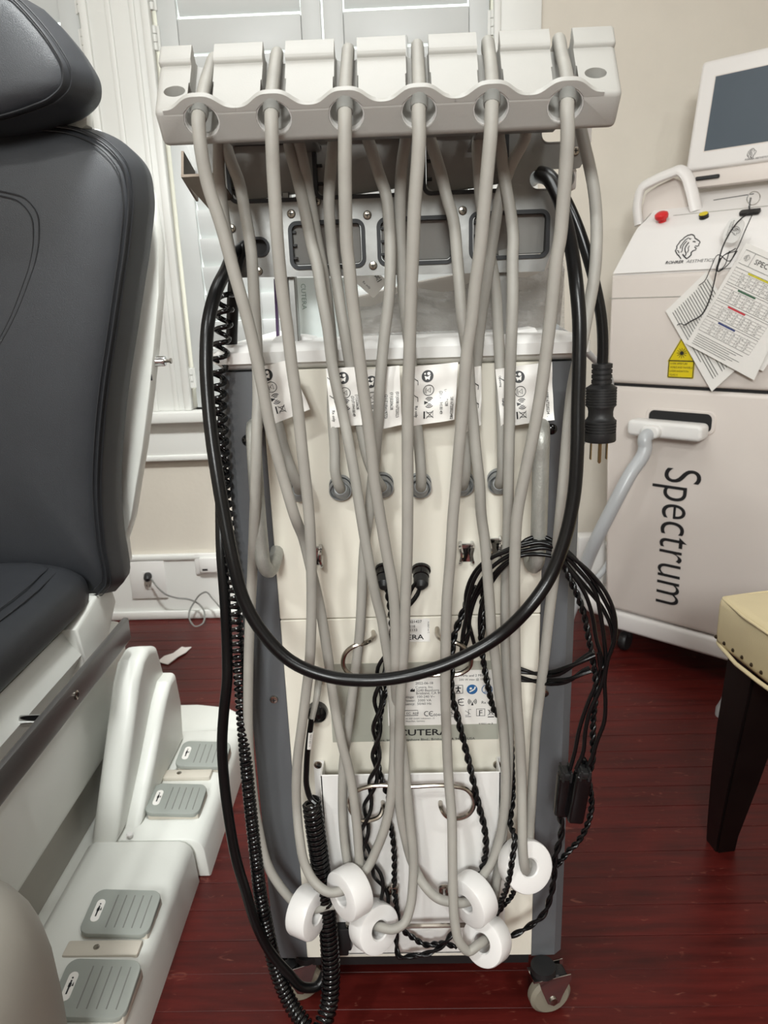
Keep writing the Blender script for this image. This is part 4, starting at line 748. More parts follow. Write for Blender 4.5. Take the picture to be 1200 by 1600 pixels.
# pale lead at the right of the cap
G().tube([P(868, 512, 1.08), P(880, 520, 1.1), P(898, 531, 1.15), P(925, 558, 1.2), P(942, 576, 1.25), P(954, 596, 1.28), P(948, 628, 1.3), P(932, 660, 1.3), V((.31, 1.32, .86)), V((.275, 1.33, .7)), V((.268, 1.34, .4)), V((.27, 1.35, .1)), V((.285, 1.37, .02)), V((.30, 1.5, .0075))], .0055, 10, 6).put('pale_lead', 'conduit', None, 60, 'thin pale grey lead slanting away behind the hanging plug', cat='cord')
# ================================================================== CHAIR (left)
ch = thing('treatment_chair', 'black leatherette treatment chair on a pale grey base with foot pedals', 'chair', (-.85, 1.2, 0))
XM = -.87
def cushion(nm, half, Yf, Yb, m, puff=.022, lab=None, back=1.03, lean=0):
    half = [V((p[0], p[1])) for p in half]; full = half+[V((2*XM-p.x, p.y)) for p in reversed(half)]
    pts = catmull([V((p.x, 0, p.y)) for p in full], 6, True); c = sum(pts, V())/len(pts); t_ = bmesh.new(); R = []
    D = Yb-Yf
    for s_, y_ in ((.9, Yb+.004), (back-.03, Yb), (back, Yb-.02), (back+.008, Yf+D*.5), (1.012, Yf+.02), (1.0, Yf+.004), (.985, Yf), (.93, Yf-puff*.45), (.8, Yf-puff*.8), (.55, Yf-puff), (.3, Yf-puff), (.02, Yf-puff)):
        R.append([t_.verts.new(V((c.x+(p.x-c.x)*s_, y_+(p.z-c.z)*lean, c.z+(p.z-c.z)*s_))) for p in pts])
    n_ = len(pts)
    for a, b2 in zip(R, R[1:]):
        for q in range(n_): t_.faces.new((a[q], a[(q+1) % n_], b2[(q+1) % n_], b2[q]))
    t_.faces.new(R[0][::-1]); t_.faces.new(R[-1]); g_ = G().merge(t_); o = g_.put(nm, m, ch, 70, lab); return o, pts, c
def seam(pts, c, s_, Y, par, r=.0016, lean=0, zmin=-9):
    q = [V((c.x+(p.x-c.x)*s_, Y+(p.z-c.z)*lean, c.z+(p.z-c.z)*s_)) for p in pts]; q.append(q[0].copy()); G().tube(q, r, 5, smooth=False).put('stitching', 'stitch', par)
def w2(l, Y): return [(P(a, b2, Y).x, P(a, b2, Y).z) for a, b2 in l]
bo, bp, bc = cushion('backrest', [(XM, 1.462)]+w2([(60, 196), (125, 205), (165, 226), (192, 258), (201, 300), (197, 370), (186, 450), (176, 520), (164, 600), (155, 690), (152, 770), (158, 850), (166, 915)], 1.40)+[(XM+.03, .60)], 1.40, 1.53, 'leather', .024)
seam(bp, bc, .999, 1.3985, bo, .0018); seam(bp, bc, .978, 1.3935, bo, .0012); seam(bp, bc, 1.012, 1.41, bo, .0012)
g_ = G()
for dx in (0, 9): g_.tube([P(a+dx, b2-dx*.6, 1.3765) for a, b2 in ((-300, 320), (-120, 300), (0, 306), (30, 316), (48, 338), (52, 370), (47, 410), (34, 450), (14, 500), (-10, 545), (-40, 600))], .0013, 5, 6)
g_.put('stitching', 'stitch', bo)
ho, hp, hc = cushion('headrest', [(XM, 1.66)]+w2([(22, 0), (52, 32), (82, 72), (99, 106), (98, 132), (80, 152), (50, 166), (0, 182)], 1.30)+[(XM+.05, 1.445)], 1.30, 1.42, 'leather', .02, back=1.06)
seam(hp, hc, .999, 1.2985, ho, .0018); seam(hp, hc, 1.02, 1.312, ho, .0012)
# white shell behind the backrest
half = w2([(60, 192), (150, 200), (205, 240), (234, 300), (247, 380), (247, 460), (240, 540), (232, 620), (222, 700), (212, 760), (204, 812), (192, 850), (196, 880), (188, 905)], 1.55)
pp = [V((XM, 1.555, 1.49))]+[V((x_, 1.555, z_)) for x_, z_ in half]+[V((XM, 1.555, .60))]
pp = pp+[V((2*XM-p.x, p.y, p.z)) for p in reversed(pp[1:-1])]
G().prism(pp, (0, .045, 0), .006, 2).put('back_shell', 'shell', ch)
ph_ = w2([(80, 80), (128, 110), (146, 160), (145, 200), (130, 212)], 1.46); pp = [V((XM, 1.435, 1.64))]+[V((x_, 1.435, z_)) for x_, z_ in ph_]+[V((XM, 1.435, 1.44))]; pp += [V((2*XM-p.x, p.y, p.z)) for p in reversed(pp[1:-1])]
G().prism(pp, (0, .03, 0), .006, 2).put('head_shell', 'shell', ch)
# pivot shaft out of the shell
a = P(232, 566, 1.56); k_ = G().lathe([(.011, 0), (.011, .048), (.010, .05)], a+V((-.02, .02, 0)), X, 20).put('pivot_shaft', 'chrome', ch, label='chrome pivot shaft')
G().lathe([(.0035, 0), (.0035, .010), (.006, .011), (.006, .014)], a+V((.029, .02, 0)), X, 10).put('shaft_pin', 'steel', k_)
G().box(a+V((-.006, -.002, -.038)), a+V((.004, .001, .032)), .001, 1).put('shaft_slot', 'ink', ch)
# seat
Zt, Zb_ = .665, .565
t_ = G(); sx1 = -.632
prof = [(sx1-.03, Zb_), (sx1-.008, Zb_+.012), (sx1, Zb_+.04), (sx1-.006, Zb_+.07), (sx1-.03, Zt-.012), (sx1-.07, Zt), (XM, Zt+.006), (2*XM-sx1+.07, Zt), (2*XM-sx1, Zt-.05), (2*XM-sx1, Zb_+.03), (2*XM-sx1+.03, Zb_)]
bm_ = bmesh.new(); R = []
pr3 = catmull([V((a, 0, b2)) for a, b2 in prof], 4, True)
for y_, s_, dz in ((.30, .9, -.01), (.31, .97, 0), (.34, 1, 0), (.8, 1, 0), (1.30, 1, .0), (1.34, .995, 0), (1.372, .97, -.004), (1.385, .93, -.012), (1.387, .8, -.02)):
    cc = V((XM, 0, (Zt+Zb_)/2)); R.append([bm_.verts.new(V((cc.x+(p.x-cc.x)*s_, y_, cc.z+(p.z-cc.z)*s_+dz))) for p in pr3])
for a, b2 in zip(R, R[1:]):
    for q in range(len(pr3)): bm_.faces.new((a[q], a[(q+1) % len(pr3)], b2[(q+1) % len(pr3)], b2[q]))
bm_.faces.new(R[0][::-1]); bm_.faces.new(R[-1]); so = G().merge(bm_).put('seat', 'leather', ch, 70)
for dx, dz in ((-.062, .0005), (-.044, -.006)):
    G().tube([V((sx1+dx, .35, Zt+dz)), V((sx1+dx, 1.0, Zt+dz)), V((sx1+dx, 1.3, Zt+dz)), V((sx1+dx-.01, 1.35, Zt+dz-.002)), V((sx1+dx-.05, 1.368, Zt+dz-.004)), V((XM, 1.37, Zt+dz))], .0014, 5, 5).put('stitching', 'stitch', so)
# shell under the seat, rail
sh = G().prism([V((sx1-.03, .32, .555)), V((sx1-.005, .32, .50)), V((sx1-.04, .32, .44)), V((2*XM-sx1+.04, .32, .44)), V((2*XM-sx1, .32, .555))], (0, 1.10, 0), .01, 2).put('seat_shell', 'shell', ch)
G().prism([V((sx1-.06, 1.28, .56)), V((sx1-.06, 1.47, .60)), V((sx1-.06, 1.49, .53)), V((sx1-.06, 1.42, .47)), V((sx1-.06, 1.3, .44))], (.058, 0, 0), .012, 3).put('shell_lobe', 'shell', ch)
ra, rb = Z(200, 985, .50), Z(-12, 1275, .50)
ra = V((-.592, 1.40, .503)); rb = V((-.583, .55, .503))
G().box((-.596, .55, .474), (-.583, 1.415, .525), .004, 2).put('side_rail', 'rail', ch, label='brushed steel accessory rail')
for yy in (1.06, .7):
    c = V((-.6, yy, .50)); G().lathe([(.010, -.05), (.010, .004)], c, X, 14).put('rail_post', 'chrome', ch); G().lathe([(.0085, 0), (.0085, .002), (.006, .003), (.003, .001)], V((-.583, yy+.08, .50)), X, 14).put('rail_bolt', 'steel', ch)
# column, fin, base
G().box((2*XM+.665, .93, .19), (-.672, 1.6, .44), .02, 3).put('column_cover', 'shell', ch)
G().box((2*XM+.70, 1.0, .04), (-.70, 1.55, .2), .01, 2).put('column_foot', 'cover', ch)
shr = lambda c: V((c.x+(c.z-.1)*.13, c.y, c.z))
G().prism([V((-.662, 1.245, .09)), V((-.662, 1.31, .24)), V((-.662, 1.375, .395)), V((-.662, 1.405, .430)), V((-.662, 1.45, .438)), V((-.662, 1.51, .41)), V((-.662, 1.58, .29)), V((-.662, 1.64, .09))], (.058, 0, 0), .018, 4, f=shr).put('side_fin', 'shell', ch, label='tall moulded fin rising from the base')
G().prism([V((-.63, 1.29, .09)), V((-.63, 1.38, .19)), V((-.63, 1.46, .295)), V((-.63, 1.50, .325)), V((-.63, 1.55, .32)), V((-.63, 1.60, .22)), V((-.63, 1.63, .09))], (.058, 0, 0), .016, 4, f=shr).put('side_fin', 'shell', ch, label='lower moulded fin beside the tall one')
G().prism([V((x_, .55, z_)) for x_, z_ in ((-.64, 0), (-.64, .088), (-.672, .086), (-.70, .070), (-.76, .045), (-.86, .030), (2*XM+.7, .030), (2*XM+.7, 0))], (0, 1.2, 0), .006, 2).put('base_plate', 'shell', ch)
# pedal strip, front and rear modules
def strip_mod(y0, y1, x0, x1, h, nm):
    pts = [(x0, .0), (x0+.0, h-.022), (x0+.008, h-.008), (x0+.022, h), (x1-.034, h-.001), (x1-.020, h-.005), (x1-.010, h-.014), (x1-.005, h-.028), (x1, .0)]
    return G().prism([V((a, y0, b2)) for a, b2 in pts], (0, y1-y0, 0), .006, 2).put(nm, 'shell', ch)
strip_mod(.60, 1.252, -.672, -.445, .10, 'pedal_housing'); strip_mod(1.258, 1.66, -.655, -.425, .095, 'pedal_housing')
pts = [V((-.72, 1.64, 0)), V((-.425, 1.64, 0)), V((-.425, 1.72, 0)), V((-.45, 1.79, 0)), V((-.51, 1.84, 0)), V((-.60, 1.86, 0)), V((-.72, 1.86, 0))]
G().prism(pts, (0, 0, .055), .012, 3).put('rear_lobe', 'shell', ch)
for q in ((203, 1305, .1), (302, 1338, .03)): c = Z(*q); G().lathe([(.007, -.002), (.007, .003), (.005, .005)], c, Zv, 14).put('cover_cap', 'white', ch)
def pedal(px, py, w_, d_, z, first):
    c = Z(px, py, z); tl = math.radians(6); f_ = lambda co: V((c.x+co.x, c.y+co.y, c.z+co.z+co.x*-.05+co.y*math.tan(tl)))
    po = G().prism([V((x_, y_, -.005)) for x_, y_ in rrect(w_, d_, .018, 6)], (0, 0, .010), .002, 2, f=f_).put('pedal', 'pedal', ch)
    for q in range(5): G().box((-w_*.14+q*w_*.125, -d_*.36, .0048), (-w_*.14+q*w_*.125+.0016, d_*.36, .0058), f=f_).put('ridge', 'hose_dark', po)
    G().prism([V((x_-w_*.34, y_, .0047)) for x_, y_ in rrect(.015, d_*.5, .0074, 6)], (0, 0, .0009), f=f_).put('badge', 'paper', po)
    g_ = G(); g_.box((-w_*.34-.0012, -d_*.14, .0058), (-w_*.34+.0012, d_*.10, .0062), f=f_); g_.box((-w_*.34-.0022, -d_*.02, .0058), (-w_*.34+.0022, d_*.05, .0062), f=f_)
    g_.prism([V((-w_*.34+.003, d_*.0, .0058)), V((-w_*.34+.006, d_*.0, .0058)), V((-w_*.34+.0045, d_*.07, .0058))], (0, 0, .0004), f=f_); g_.prism([V((x_-w_*.34, y_+d_*.14, .0058)) for x_, y_ in circ(.0015, 8)], (0, 0, .0004), f=f_); g_.put('icon', 'ink', po)
    return c
for i, (px, py, w_, d_) in enumerate(((318, 1180, .118, .088), (276, 1250, .118, .088), (190, 1427, .122, .090), (150, 1546, .122, .095))):
    c = pedal(px, py, w_, d_, .112, i == 0)
    G().box((c.x-w_/2+.006, c.y-d_/2+.004, .085), (c.x+w_/2-.002, c.y+d_/2-.002, .106), .005, 2).put('pedal_cradle', 'pad', ch)
for px, py in ((280, 1208), (151, 1480)):
    c = Z(px, py, .104); G().box((c.x-.055, c.y-.016, .09), (c.x+.075, c.y+.016, .104), .004, 2).put('cradle_bridge', 'pad', ch); G().lathe([(.0055, -.001), (.0055, .0012), (.003, .0018)], c+V((0, 0, .0)), Zv, 12).put('screw', 'steel', ch)
# front leg cover at the lower left
a = P(40, 1400, .72)
bm_ = bmesh.new(); bmesh.ops.create_uvsphere(bm_, u_segments=32, v_segments=20, radius=1)
cx = P(58, 1330, .78).x
for v in bm_.verts:
    x_, y_, z_ = v.co; sg = lambda q, e: math.copysign(abs(q)**e, q); v.co = V((cx-.20+.20*sg(x_, .6), .70+.16*sg(y_, .7), .22+.24*sg(z_, .6)))
G().merge(bm_).put('leg_cover', 'cover', ch, 80)
# ================================================================== CONSOLE (right)
AN = math.radians(48); Wd = V((math.sin(AN), -math.cos(AN), 0)); Nd = V((-math.cos(AN), -math.sin(AN), 0)); OO = V((.69, 2.2, 0))
sp = thing('laser_console', 'tall warm white laser console with a tilted screen at right', 'medical machine', (1.0, 2.1, 0))
def S(c): return OO+Wd*c.x-Nd*c.y+Zv*c.z           # local: x along the front, y back, z up
def onp(px, py, v_=0):
    o = OO-Nd*v_; d = ray(px, py); t = (o-CAM).dot(Nd)/d.dot(Nd); p = CAM+d*t; q = p-OO; return V((q.dot(Wd), v_, p.z))
def spp(g_, nm, m, par=None, **k): return g_.put(nm, m, par or sp, **k)
spp(G().prism([V((-.055, 0, .155)), V((.50, 0, .155)), V((.50, 0, .872)), V((-.088, 0, .872))], (0, .42, 0), .014, 3, f=S), 'lower_body', 'spec')
spp(G().prism([V((-.088, 0, .880)), V((.50, 0, .880)), V((.50, 0, 1.19)), V((-.090, 0, 1.19))], (0, .42, 0), .014, 3, f=S), 'upper_body', 'spec')
spp(G().box((-.078, .012, .868), (.49, .40, .884), f=S), 'seam_gap', 'ink')
spp(G().box((-.0905, -.0012, onp(953, 466).z-.0015), (.502, .002, onp(953, 466).z+.0005), f=S), 'seam_line', 'hose')
spp(G().box((-.06, -.004, .088), (.505, .44, .150), .012, 3, f=S), 'base_skirt', 'spec2')
spp(G().box((-.15, .02, .10), (-.05, .40, .17), .03, 4, f=S), 'base_lobe', 'spec2')
# sloping console top
sl = onp(974, 359, .07); zt0 = sl.z
pts = [V((0, 0, 1.188)), V((0, .045, 1.30)), V((0, .06, 1.322)), V((0, .10, 1.345)), V((0, .25, 1.43)), V((0, .42, 1.45)), V((0, .42, 1.188))]
t_ = bmesh.new(); L_ = []
for x0, tp in ((-.090, .05), (.50, 0)): L_.append([t_.verts.new((x0+(p.z-1.188)/.13*tp*.9 if p.z < 1.33 else x0+tp, p.y, p.z)) for p in pts])
n_ = len(pts)
for q in range(n_): t_.faces.new((L_[0][q], L_[0][(q+1) % n_], L_[1][(q+1) % n_], L_[1][q]))
t_.faces.new(L_[0][::-1]); t_.faces.new(L_[1]); bmesh.ops.recalc_face_normals(t_, faces=t_.faces[:]); bmesh.ops.bevel(t_, geom=t_.edges[:], offset=.006, segments=2, affect='EDGES', clamp_overlap=True)
spp(G().merge(t_, S), 'console_top', 'spec2')
def ontop(px, py):      # point on the sloping top face
    a, b_ = S(V((0, .10, 1.345))), S(V((0, .25, 1.43))); n_ = (b_-a).cross(Wd).normalized(); d = ray(px, py); t = (a-CAM).dot(n_)/d.dot(n_); return CAM+d*t, (n_ if n_.z > 0 else -n_)
c, nn = ontop(1035, 346); rb_ = spp(G().lathe([(.011, 0), (.011, .008), (.017, .010), (.019, .016), (.018, .022), (.012, .026), (.001, .027)], c, nn, 24), 'emergency_button', 'red', label='red mushroom button')
c, nn = ontop(1100, 340); yb = spp(G().lathe([(.0125, 0), (.0125, .010), (.0115, .011)], c, nn, 20), 'key_switch', 'black_matt'); G().lathe([(.0118, .011), (.0118, .0118)], c, nn, 20).put('switch_face', 'yellow', yb)
c, nn = ontop(1172, 334); up_ = (Wd.cross(nn)); up_ = up_ if up_.z > 0 else -up_
ky = G().prism([c+nn*.002+Wd*x_+up_*y_ for x_, y_ in rrect(.05, .022, .006)], nn*.006).put('key_base', 'black_matt', sp)
# groove and slot
a, _n = ontop(1115, 313); b_, _ = ontop(1178, 303); spp(G().tube([a, b_], .0015, 6, smooth=False), 'card_slot', 'ink')
a, _ = ontop(1052, 337); b_, _ = ontop(1200, 322); spp(G().tube([a, b_], .0012, 6, smooth=False), 'top_seam', 'hose')
# side handle
g_ = G(); hp_ = [onp(a, b2, .12) for a, b2 in ((998, 352), (996, 318), (1003, 294), (1022, 282), (1050, 270), (1062, 266), (1072, 274), (1080, 296), (1088, 330))]
g_.tube([S(p) for p in hp_], .012, 12, 5, flat=1.6); spp(g_, 'grab_handle', 'spec2')
g_ = G().prism([onp(a, b2, .14) for a, b2 in ((1004, 350), (1004, 322), (1010, 302), (1028, 290), (1052, 278), (1066, 284), (1076, 330))], (0, .02, 0), f=S); spp(g_, 'handle_web', 'spec')
# monitor
MV = .17
def mq(px, py, v_=MV): return onp(px, py, v_)
def tiltf(co): return S(V((co.x, co.y+(co.z-1.47)*.22, co.z)))
def mp_(px, py, v_):   # solve on tilted plane
    z_ = onp(px, py, v_).z
    for _ in range(6): q = onp(px, py, v_+(z_-1.47)*.22); z_ = q.z
    return V((q.x, v_, q.z))
q0, q1 = mp_(1080, 268, MV), mp_(1096, 100, MV)
zb0, zt1 = q0.z, mp_(1150, 84, MV).z; x0 = min(q0.x, q1.x)
mo = G().box((x0, MV, zb0), (x0+.40, MV+.045, zt1), .012, 3, f=tiltf).put('monitor', 'spec2', sp, label='white framed touchscreen')
s0, s1 = mp_(1103, 236, MV-.001), mp_(1115, 120, MV-.001)
sxl = (s0.x+s1.x)/2
G().box((sxl-.004, MV-.0008, s0.z-.004), (x0+.36, MV+.01, s1.z+.004), .002, 1, f=tiltf).put('bezel_step', 'spec', mo)
G().box((sxl, MV-.0016, s0.z), (x0+.356, MV+.01, s1.z), .001, 1, f=tiltf).put('screen', 'screen', mo)
G().box((x0+.01, MV+.012, zb0-.045), (x0+.39, MV+.06, zb0+.005), .006, 2, f=tiltf).put('monitor_foot', 'spec', mo)
q = mp_(1105, 276, MV); G().box((q.x-.035, MV+.004, q.z-.006), (q.x+.03, MV+.016, q.z+.004), .002, 1, f=tiltf).put('hinge_slot', 'ink', mo)
# lion head mark and words
def lion(o, R, U, s_, g_):
    for L_, w_ in (([(0.2, 1.0), (.05, 1.05), (-.25, .98), (-.5, .8), (-.55, .7), (-.75, .55), (-.82, .35), (-.95, .15), (-.9, -.05), (-.98, -.25), (-.88, -.4), (-.8, -.5), (-.72, -.62), (-.55, -.7)], .09),
                   ([(.2, 1.0), (.35, .88), (.42, .7), (.62, .58), (.85, .42), (.92, .3), (.85, .18), (.88, .05), (.75, .0), (.6, .05), (.58, -.1), (.72, -.16), (.7, -.3), (.5, -.36)], .08),
                   ([(.5, -.36), (.38, -.5), (.42, -.7), (.3, -.85), (.12, -1.0), (-.1, -.82), (-.3, -.6)], .11), ([(.3, .42), (.45, .42), (.55, .36)], .09),
                   ([(-.1, .78), (-.35, .6), (-.5, .35), (-.62, .1), (-.6, -.1)], .08), ([(-.2, .5), (-.38, .25), (-.45, 0), (-.4, -.3), (-.5, -.45)], .08), ([(.0, .4), (-.15, .15), (-.22, -.1), (-.15, -.35), (-.02, -.55), (-.05, -.75)], .09), ([(-.05, .75), (.05, .62), (.12, .72)], .07),
                   ([(.1, .1), (.05, -.1), (.12, -.3), (.05, -.5)], .07), ([(-.85, -.25), (-.7, -.3), (-.62, -.5)], .07), ([(-.6, -.72), (-.45, -.85), (-.35, -1.0)], .08)):
        g_.ribbon([(a*s_, b2*s_) for a, b2 in L_], w_*s_, o, R, U, .0008)
# frames on the slanted front of the console top
fa, fb = S(V((0, 0, 1.188))), S(V((0, .045, 1.30))); FU = (fb-fa).normalized(); fn = Wd.cross(FU)
def onf(px, py):
    d = ray(px, py); t = (fa-CAM).dot(fn)/d.dot(fn); return CAM+d*t
k = dpt(onf(1075, 385)); g_ = G(); lion(onf(1075, 386)+fn*.0006, Wd, FU, 19*k, g_); p_ = onf(1039, 413)+fn*.0006
g_.text('ROHRER', p_, Wd, FU, .0118, .0006, 'LEFT', 1.1, .02, .25); p_ = onf(1072, 411)+fn*.0006; g_.text('AESTHETICS', p_, Wd, FU, .0118, .0006, 'LEFT', 1.12, -.005, .15); spp(g_, 'logo', 'ink', recalc=False)
o = tiltf(mp_(1175, 240, MV)); MU = (tiltf(V((0, 0, 1.6)))-tiltf(V((0, 0, 1.5)))).normalized(); mn = Wd.cross(MU); g_ = G(); lion(o+mn*.001, Wd, MU, .012, g_); g_.text('ROHRER AESTHETICS', tiltf(mp_(1164, 251, MV))+mn*.001, Wd, MU, .0062, .0006); g_.put('logo', 'ink', mo, recalc=False)
o = S(onp(1040, 727))+Nd*.0008; e_ = S(onp(1056, 947)); ln = (o-e_).length
hh = (S(onp(1088, 735))-S(onp(1040, 735))).length
g_ = G(); g_.text('Spectrum', o, V((0, 0, -1)), Wd, .154, .0006, 'LEFT', 1.0, -.005)
xs_ = [(v.co-o).dot(V((0, 0, -1))) for v in g_.bm.verts]; mxx = max(xs_); tgt = o.z-e_.z
for v in g_.bm.verts: v.co.z = o.z-(o.z-v.co.z)*tgt/mxx
spp(g_, 'lettering', 'ink', recalc=False)
# warning stickers
def stick(px, py): return S(onp(px, py))+Nd*.0008
c = stick(1066, 548); k = dpt(c)*1.22
wt = G().prism([c+Wd*(x_*k)+Zv*(z_*k) for x_, z_ in ((-18, -14), (18, -14), (0, 20))], Nd*.0006).put('warning_label', 'yellow', sp); g_ = G(); g_.ribbon([(x_*k, z_*k) for x_, z_ in ((-16, -12.5), (16, -12.5), (0, 17.5))], 1.6*k, c+Nd*.0006, Wd, Zv, .0004, True)
g_.poly([(x_*k, (z_-3)*k) for x_, z_ in circ(2.4, 12)], c+Nd*.0006, Wd, Zv, .0006)
for q in range(12): a = q*math.pi/6; g_.ribbon([(math.cos(a)*2*k, (math.sin(a)*2-3)*k), (math.cos(a)*6.5*k, (math.sin(a)*6.5-3)*k)], .7*k, c+Nd*.0006, Wd, Zv, .0006)
g_.put('symbol', 'ink', wt, recalc=False)
c = stick(1064, 577); wt = G().prism([c+Wd*(x_*k)+Zv*(z_*k) for x_, z_ in rrect(34, 23, 1.5)], Nd*.0006).put('warning_label', 'yellow', sp); g_ = G(); g_.ribbon([(x_*k, z_*k) for x_, z_ in rrect(32, 21, 1)], 1.2*k, c+Nd*.0006, Wd, Zv, .0004, True)
for q, s_ in enumerate(('LASER APERTURE', 'VISIBLE AND INVISIBLE', 'LASER RADIATION', 'CLASS 4')): g_.text(s_, c+Nd*.0006-Wd*14*k+Zv*(6.0-q*4.8)*k, Wd, Zv, 3.4*k, .0004, 'LEFT', .85)
g_.put('print', 'ink', wt, recalc=False)
# port and plugged conduit
c = onp(1062, 662); pt = G().prism([V((c.x+x_, .002, c.z+.008+z_)) for x_, z_ in rrect(.20, .066, .02)], (0, -.006, 0), .002, 1, f=S).put('port_frame', 'spec', sp); G().prism([V((c.x+x_, -.0035, c.z+.008+z_)) for x_, z_ in rrect(.18, .052, .016)], (0, -.001, 0), f=S).put('port_recess', 'ink', pt)
c = onp(1050, 668); PX = lambda co: S(V((c.x+co.x, -.005-co.y, c.z+co.z)))
pg2 = G().prism([V((x_, 0, z_)) for x_, z_ in rrect(.215, .046, .014)], (0, .06, 0), .010, 3, f=PX).put('connector', 'white', sp, label='white handpiece connector'); G().prism([V((x_-.03, .05, z_-.004)) for x_, z_ in rrect(.055, .036, .016)], (0, .03, 0), .006, 3, f=PX).put('connector_neck', 'white', pg2)
cpts = [PX(V((-.03, .06, -.006))), PX(V((-.038, .088, -.022))), P(1008, 700, 2.07), P(984, 742, 2.05), P(957, 793, 2.04), P(932, 843, 2.05), P(915, 883, 2.08), P(902, 925, 2.1), P(886, 968, 2.1), Z(868, 1022, .025), Z(850, 1030, .0205)]
G().tube(cpts, .0195, 14, 6).put('umbilical_conduit', 'conduit', None, 60, 'smooth pale grey conduit plugged into the right console', cat='hose')
G().tube([P(962, 838, 2.32), P(955, 870, 2.3), P(944, 890, 2.28), P(930, 905, 2.25), P(918, 912, 2.2)], .010, 10, 5).put('side_tube', 'conduit', sp)
spp(G().box(P(900, 920, 2.35), P(948, 838, 2.35)+V((0, .06, 0)), .01, 2), 'side_box', 'white')
# caster foot of the console
c = Z(1133, 1118, .0); spp(G().lathe([(.026, 0), (.026, .02), (.016, .045), (.010, .075), (.010, .1)], c, Zv, 20), 'caster_foot', 'conduit')
for u_, v_ in ((0, .05), (.45, .05), (0, .38), (.45, .38)):
    q = S(V((u_, v_, 0))); spp(G().lathe([(.03, -.012), (.034, -.006), (.034, .006), (.03, .012)], q+V((0, 0, .034)), Wd, 20), 'caster', 'black_matt')
    spp(G().box(q+V((-.012, -.012, .05)), q+V((.012, .012, .10))), 'caster_stem', 'black_matt')
# hanging cards
def card(c4, off, nm, label, spec, thick=.0012):
    d = [S(onp(a, b2, -off)) for a, b2 in c4]; R4 = (d[1]-d[0]).normalized(); U4 = (d[0]-d[3]).normalized(); Wl, Hl = (d[1]-d[0]).length, (d[3]-d[0]).length
    o = G().prism(d, -Nd*thick, f=None).put(nm, 'paper', None, 35, label, cat='card', group='reference cards hanging on the console', base=d[3])
    g = {}
    for it in spec:
        gg = g.setdefault(it[0], G()); f_ = lambda u, v_: (u*Wl, -v_*Hl)
        if it[1] == 'l': gg.ribbon([f_(*it[2]), f_(*it[3])], it[4], d[0]+Nd*.0008, R4, U4, .0006)
        elif it[1] == 't': x_, y_ = f_(*it[3]); gg.text(it[2], d[0]+Nd*.0008+R4*x_+U4*y_, R4, U4, it[4], .0006, 'LEFT', .95)
        elif it[1] == 'r': gg.ribbon([f_(it[2][0], it[2][1]), f_(it[3][0], it[2][1]), f_(it[3][0], it[3][1]), f_(it[2][0], it[3][1])], .0008, d[0]+Nd*.0008, R4, U4, .0006, True)
        elif it[1] == 'lion': x_, y_ = f_(*it[2]); lion(d[0]+Nd*.0008+R4*x_+U4*y_, R4, U4, .0075, gg)
    for m_, gg in g.items(): gg.put('print', m_, o, recalc=False)
    return o
sb = [('ink', 'l', (.07, .06+.052*i), (.93 if i % 4 else .7, .06+.052*i), .0016) for i in range(17)]
card([(1104, 424), (1180, 538), (1112, 612), (1040, 486)][:1]+[(1178, 552), (1112, 612), (1040, 486)], .012, 'reference_card', 'white printed reference card at the back, hanging lower left', sb)
sf = [('ink', 't', 'SPECTRUM', (.27, .13), .018), ('ink', 'r', (.06, .05), (.97, .17)), ('ink', 'l', (.22, .05), (.22, .17), .0008), ('ink', 'lion', (.14, .11))]
for q, (v_, m_) in enumerate(((.21, 'yellowbar'), (.37, 'green'), (.53, 'redbar'), (.69, 'blue'))):
    sf.append((m_, 'l', (.28, v_+.01), (.80 if q == 0 else .58, v_+.01), .0042)); sf.append(('ink', 'r', (.06, v_), (.97, v_+.14)))
    for r_ in range(4): sf.append(('ink', 'l', (.06, v_+.03+.027*r_), (.97, v_+.03+.027*r_), .0005))
    for c__ in (.2, .32, .44, .56, .68, .82): sf.append(('ink', 'l', (c__, v_+.02), (c__, v_+.14), .0004))
    for r_ in range(4):
        for c__ in (.22, .34, .46, .58, .7, .84): sf.append(('ink', 't', random.choice(('12J', '3.5', '20', '8 Hz', '650', '10 ms')), (c__, v_+.05+.027*r_), .005))
for r_ in range(6): sf.append(('ink', 'l', (.08, .865+.02*r_), (.9-.1*(r_ % 3), .865+.02*r_), .001))
card([(1166, 379), (1262, 421), (1178, 594), (1072, 537)], .022, 'reference_card', 'white printed SPECTRUM settings card with coloured bars, in front', sf)
card([(1170, 440), (1270, 470), (1192, 634-54), (1150, 560)], .016, 'reference_card', 'white card mostly hidden behind the SPECTRUM card', [])
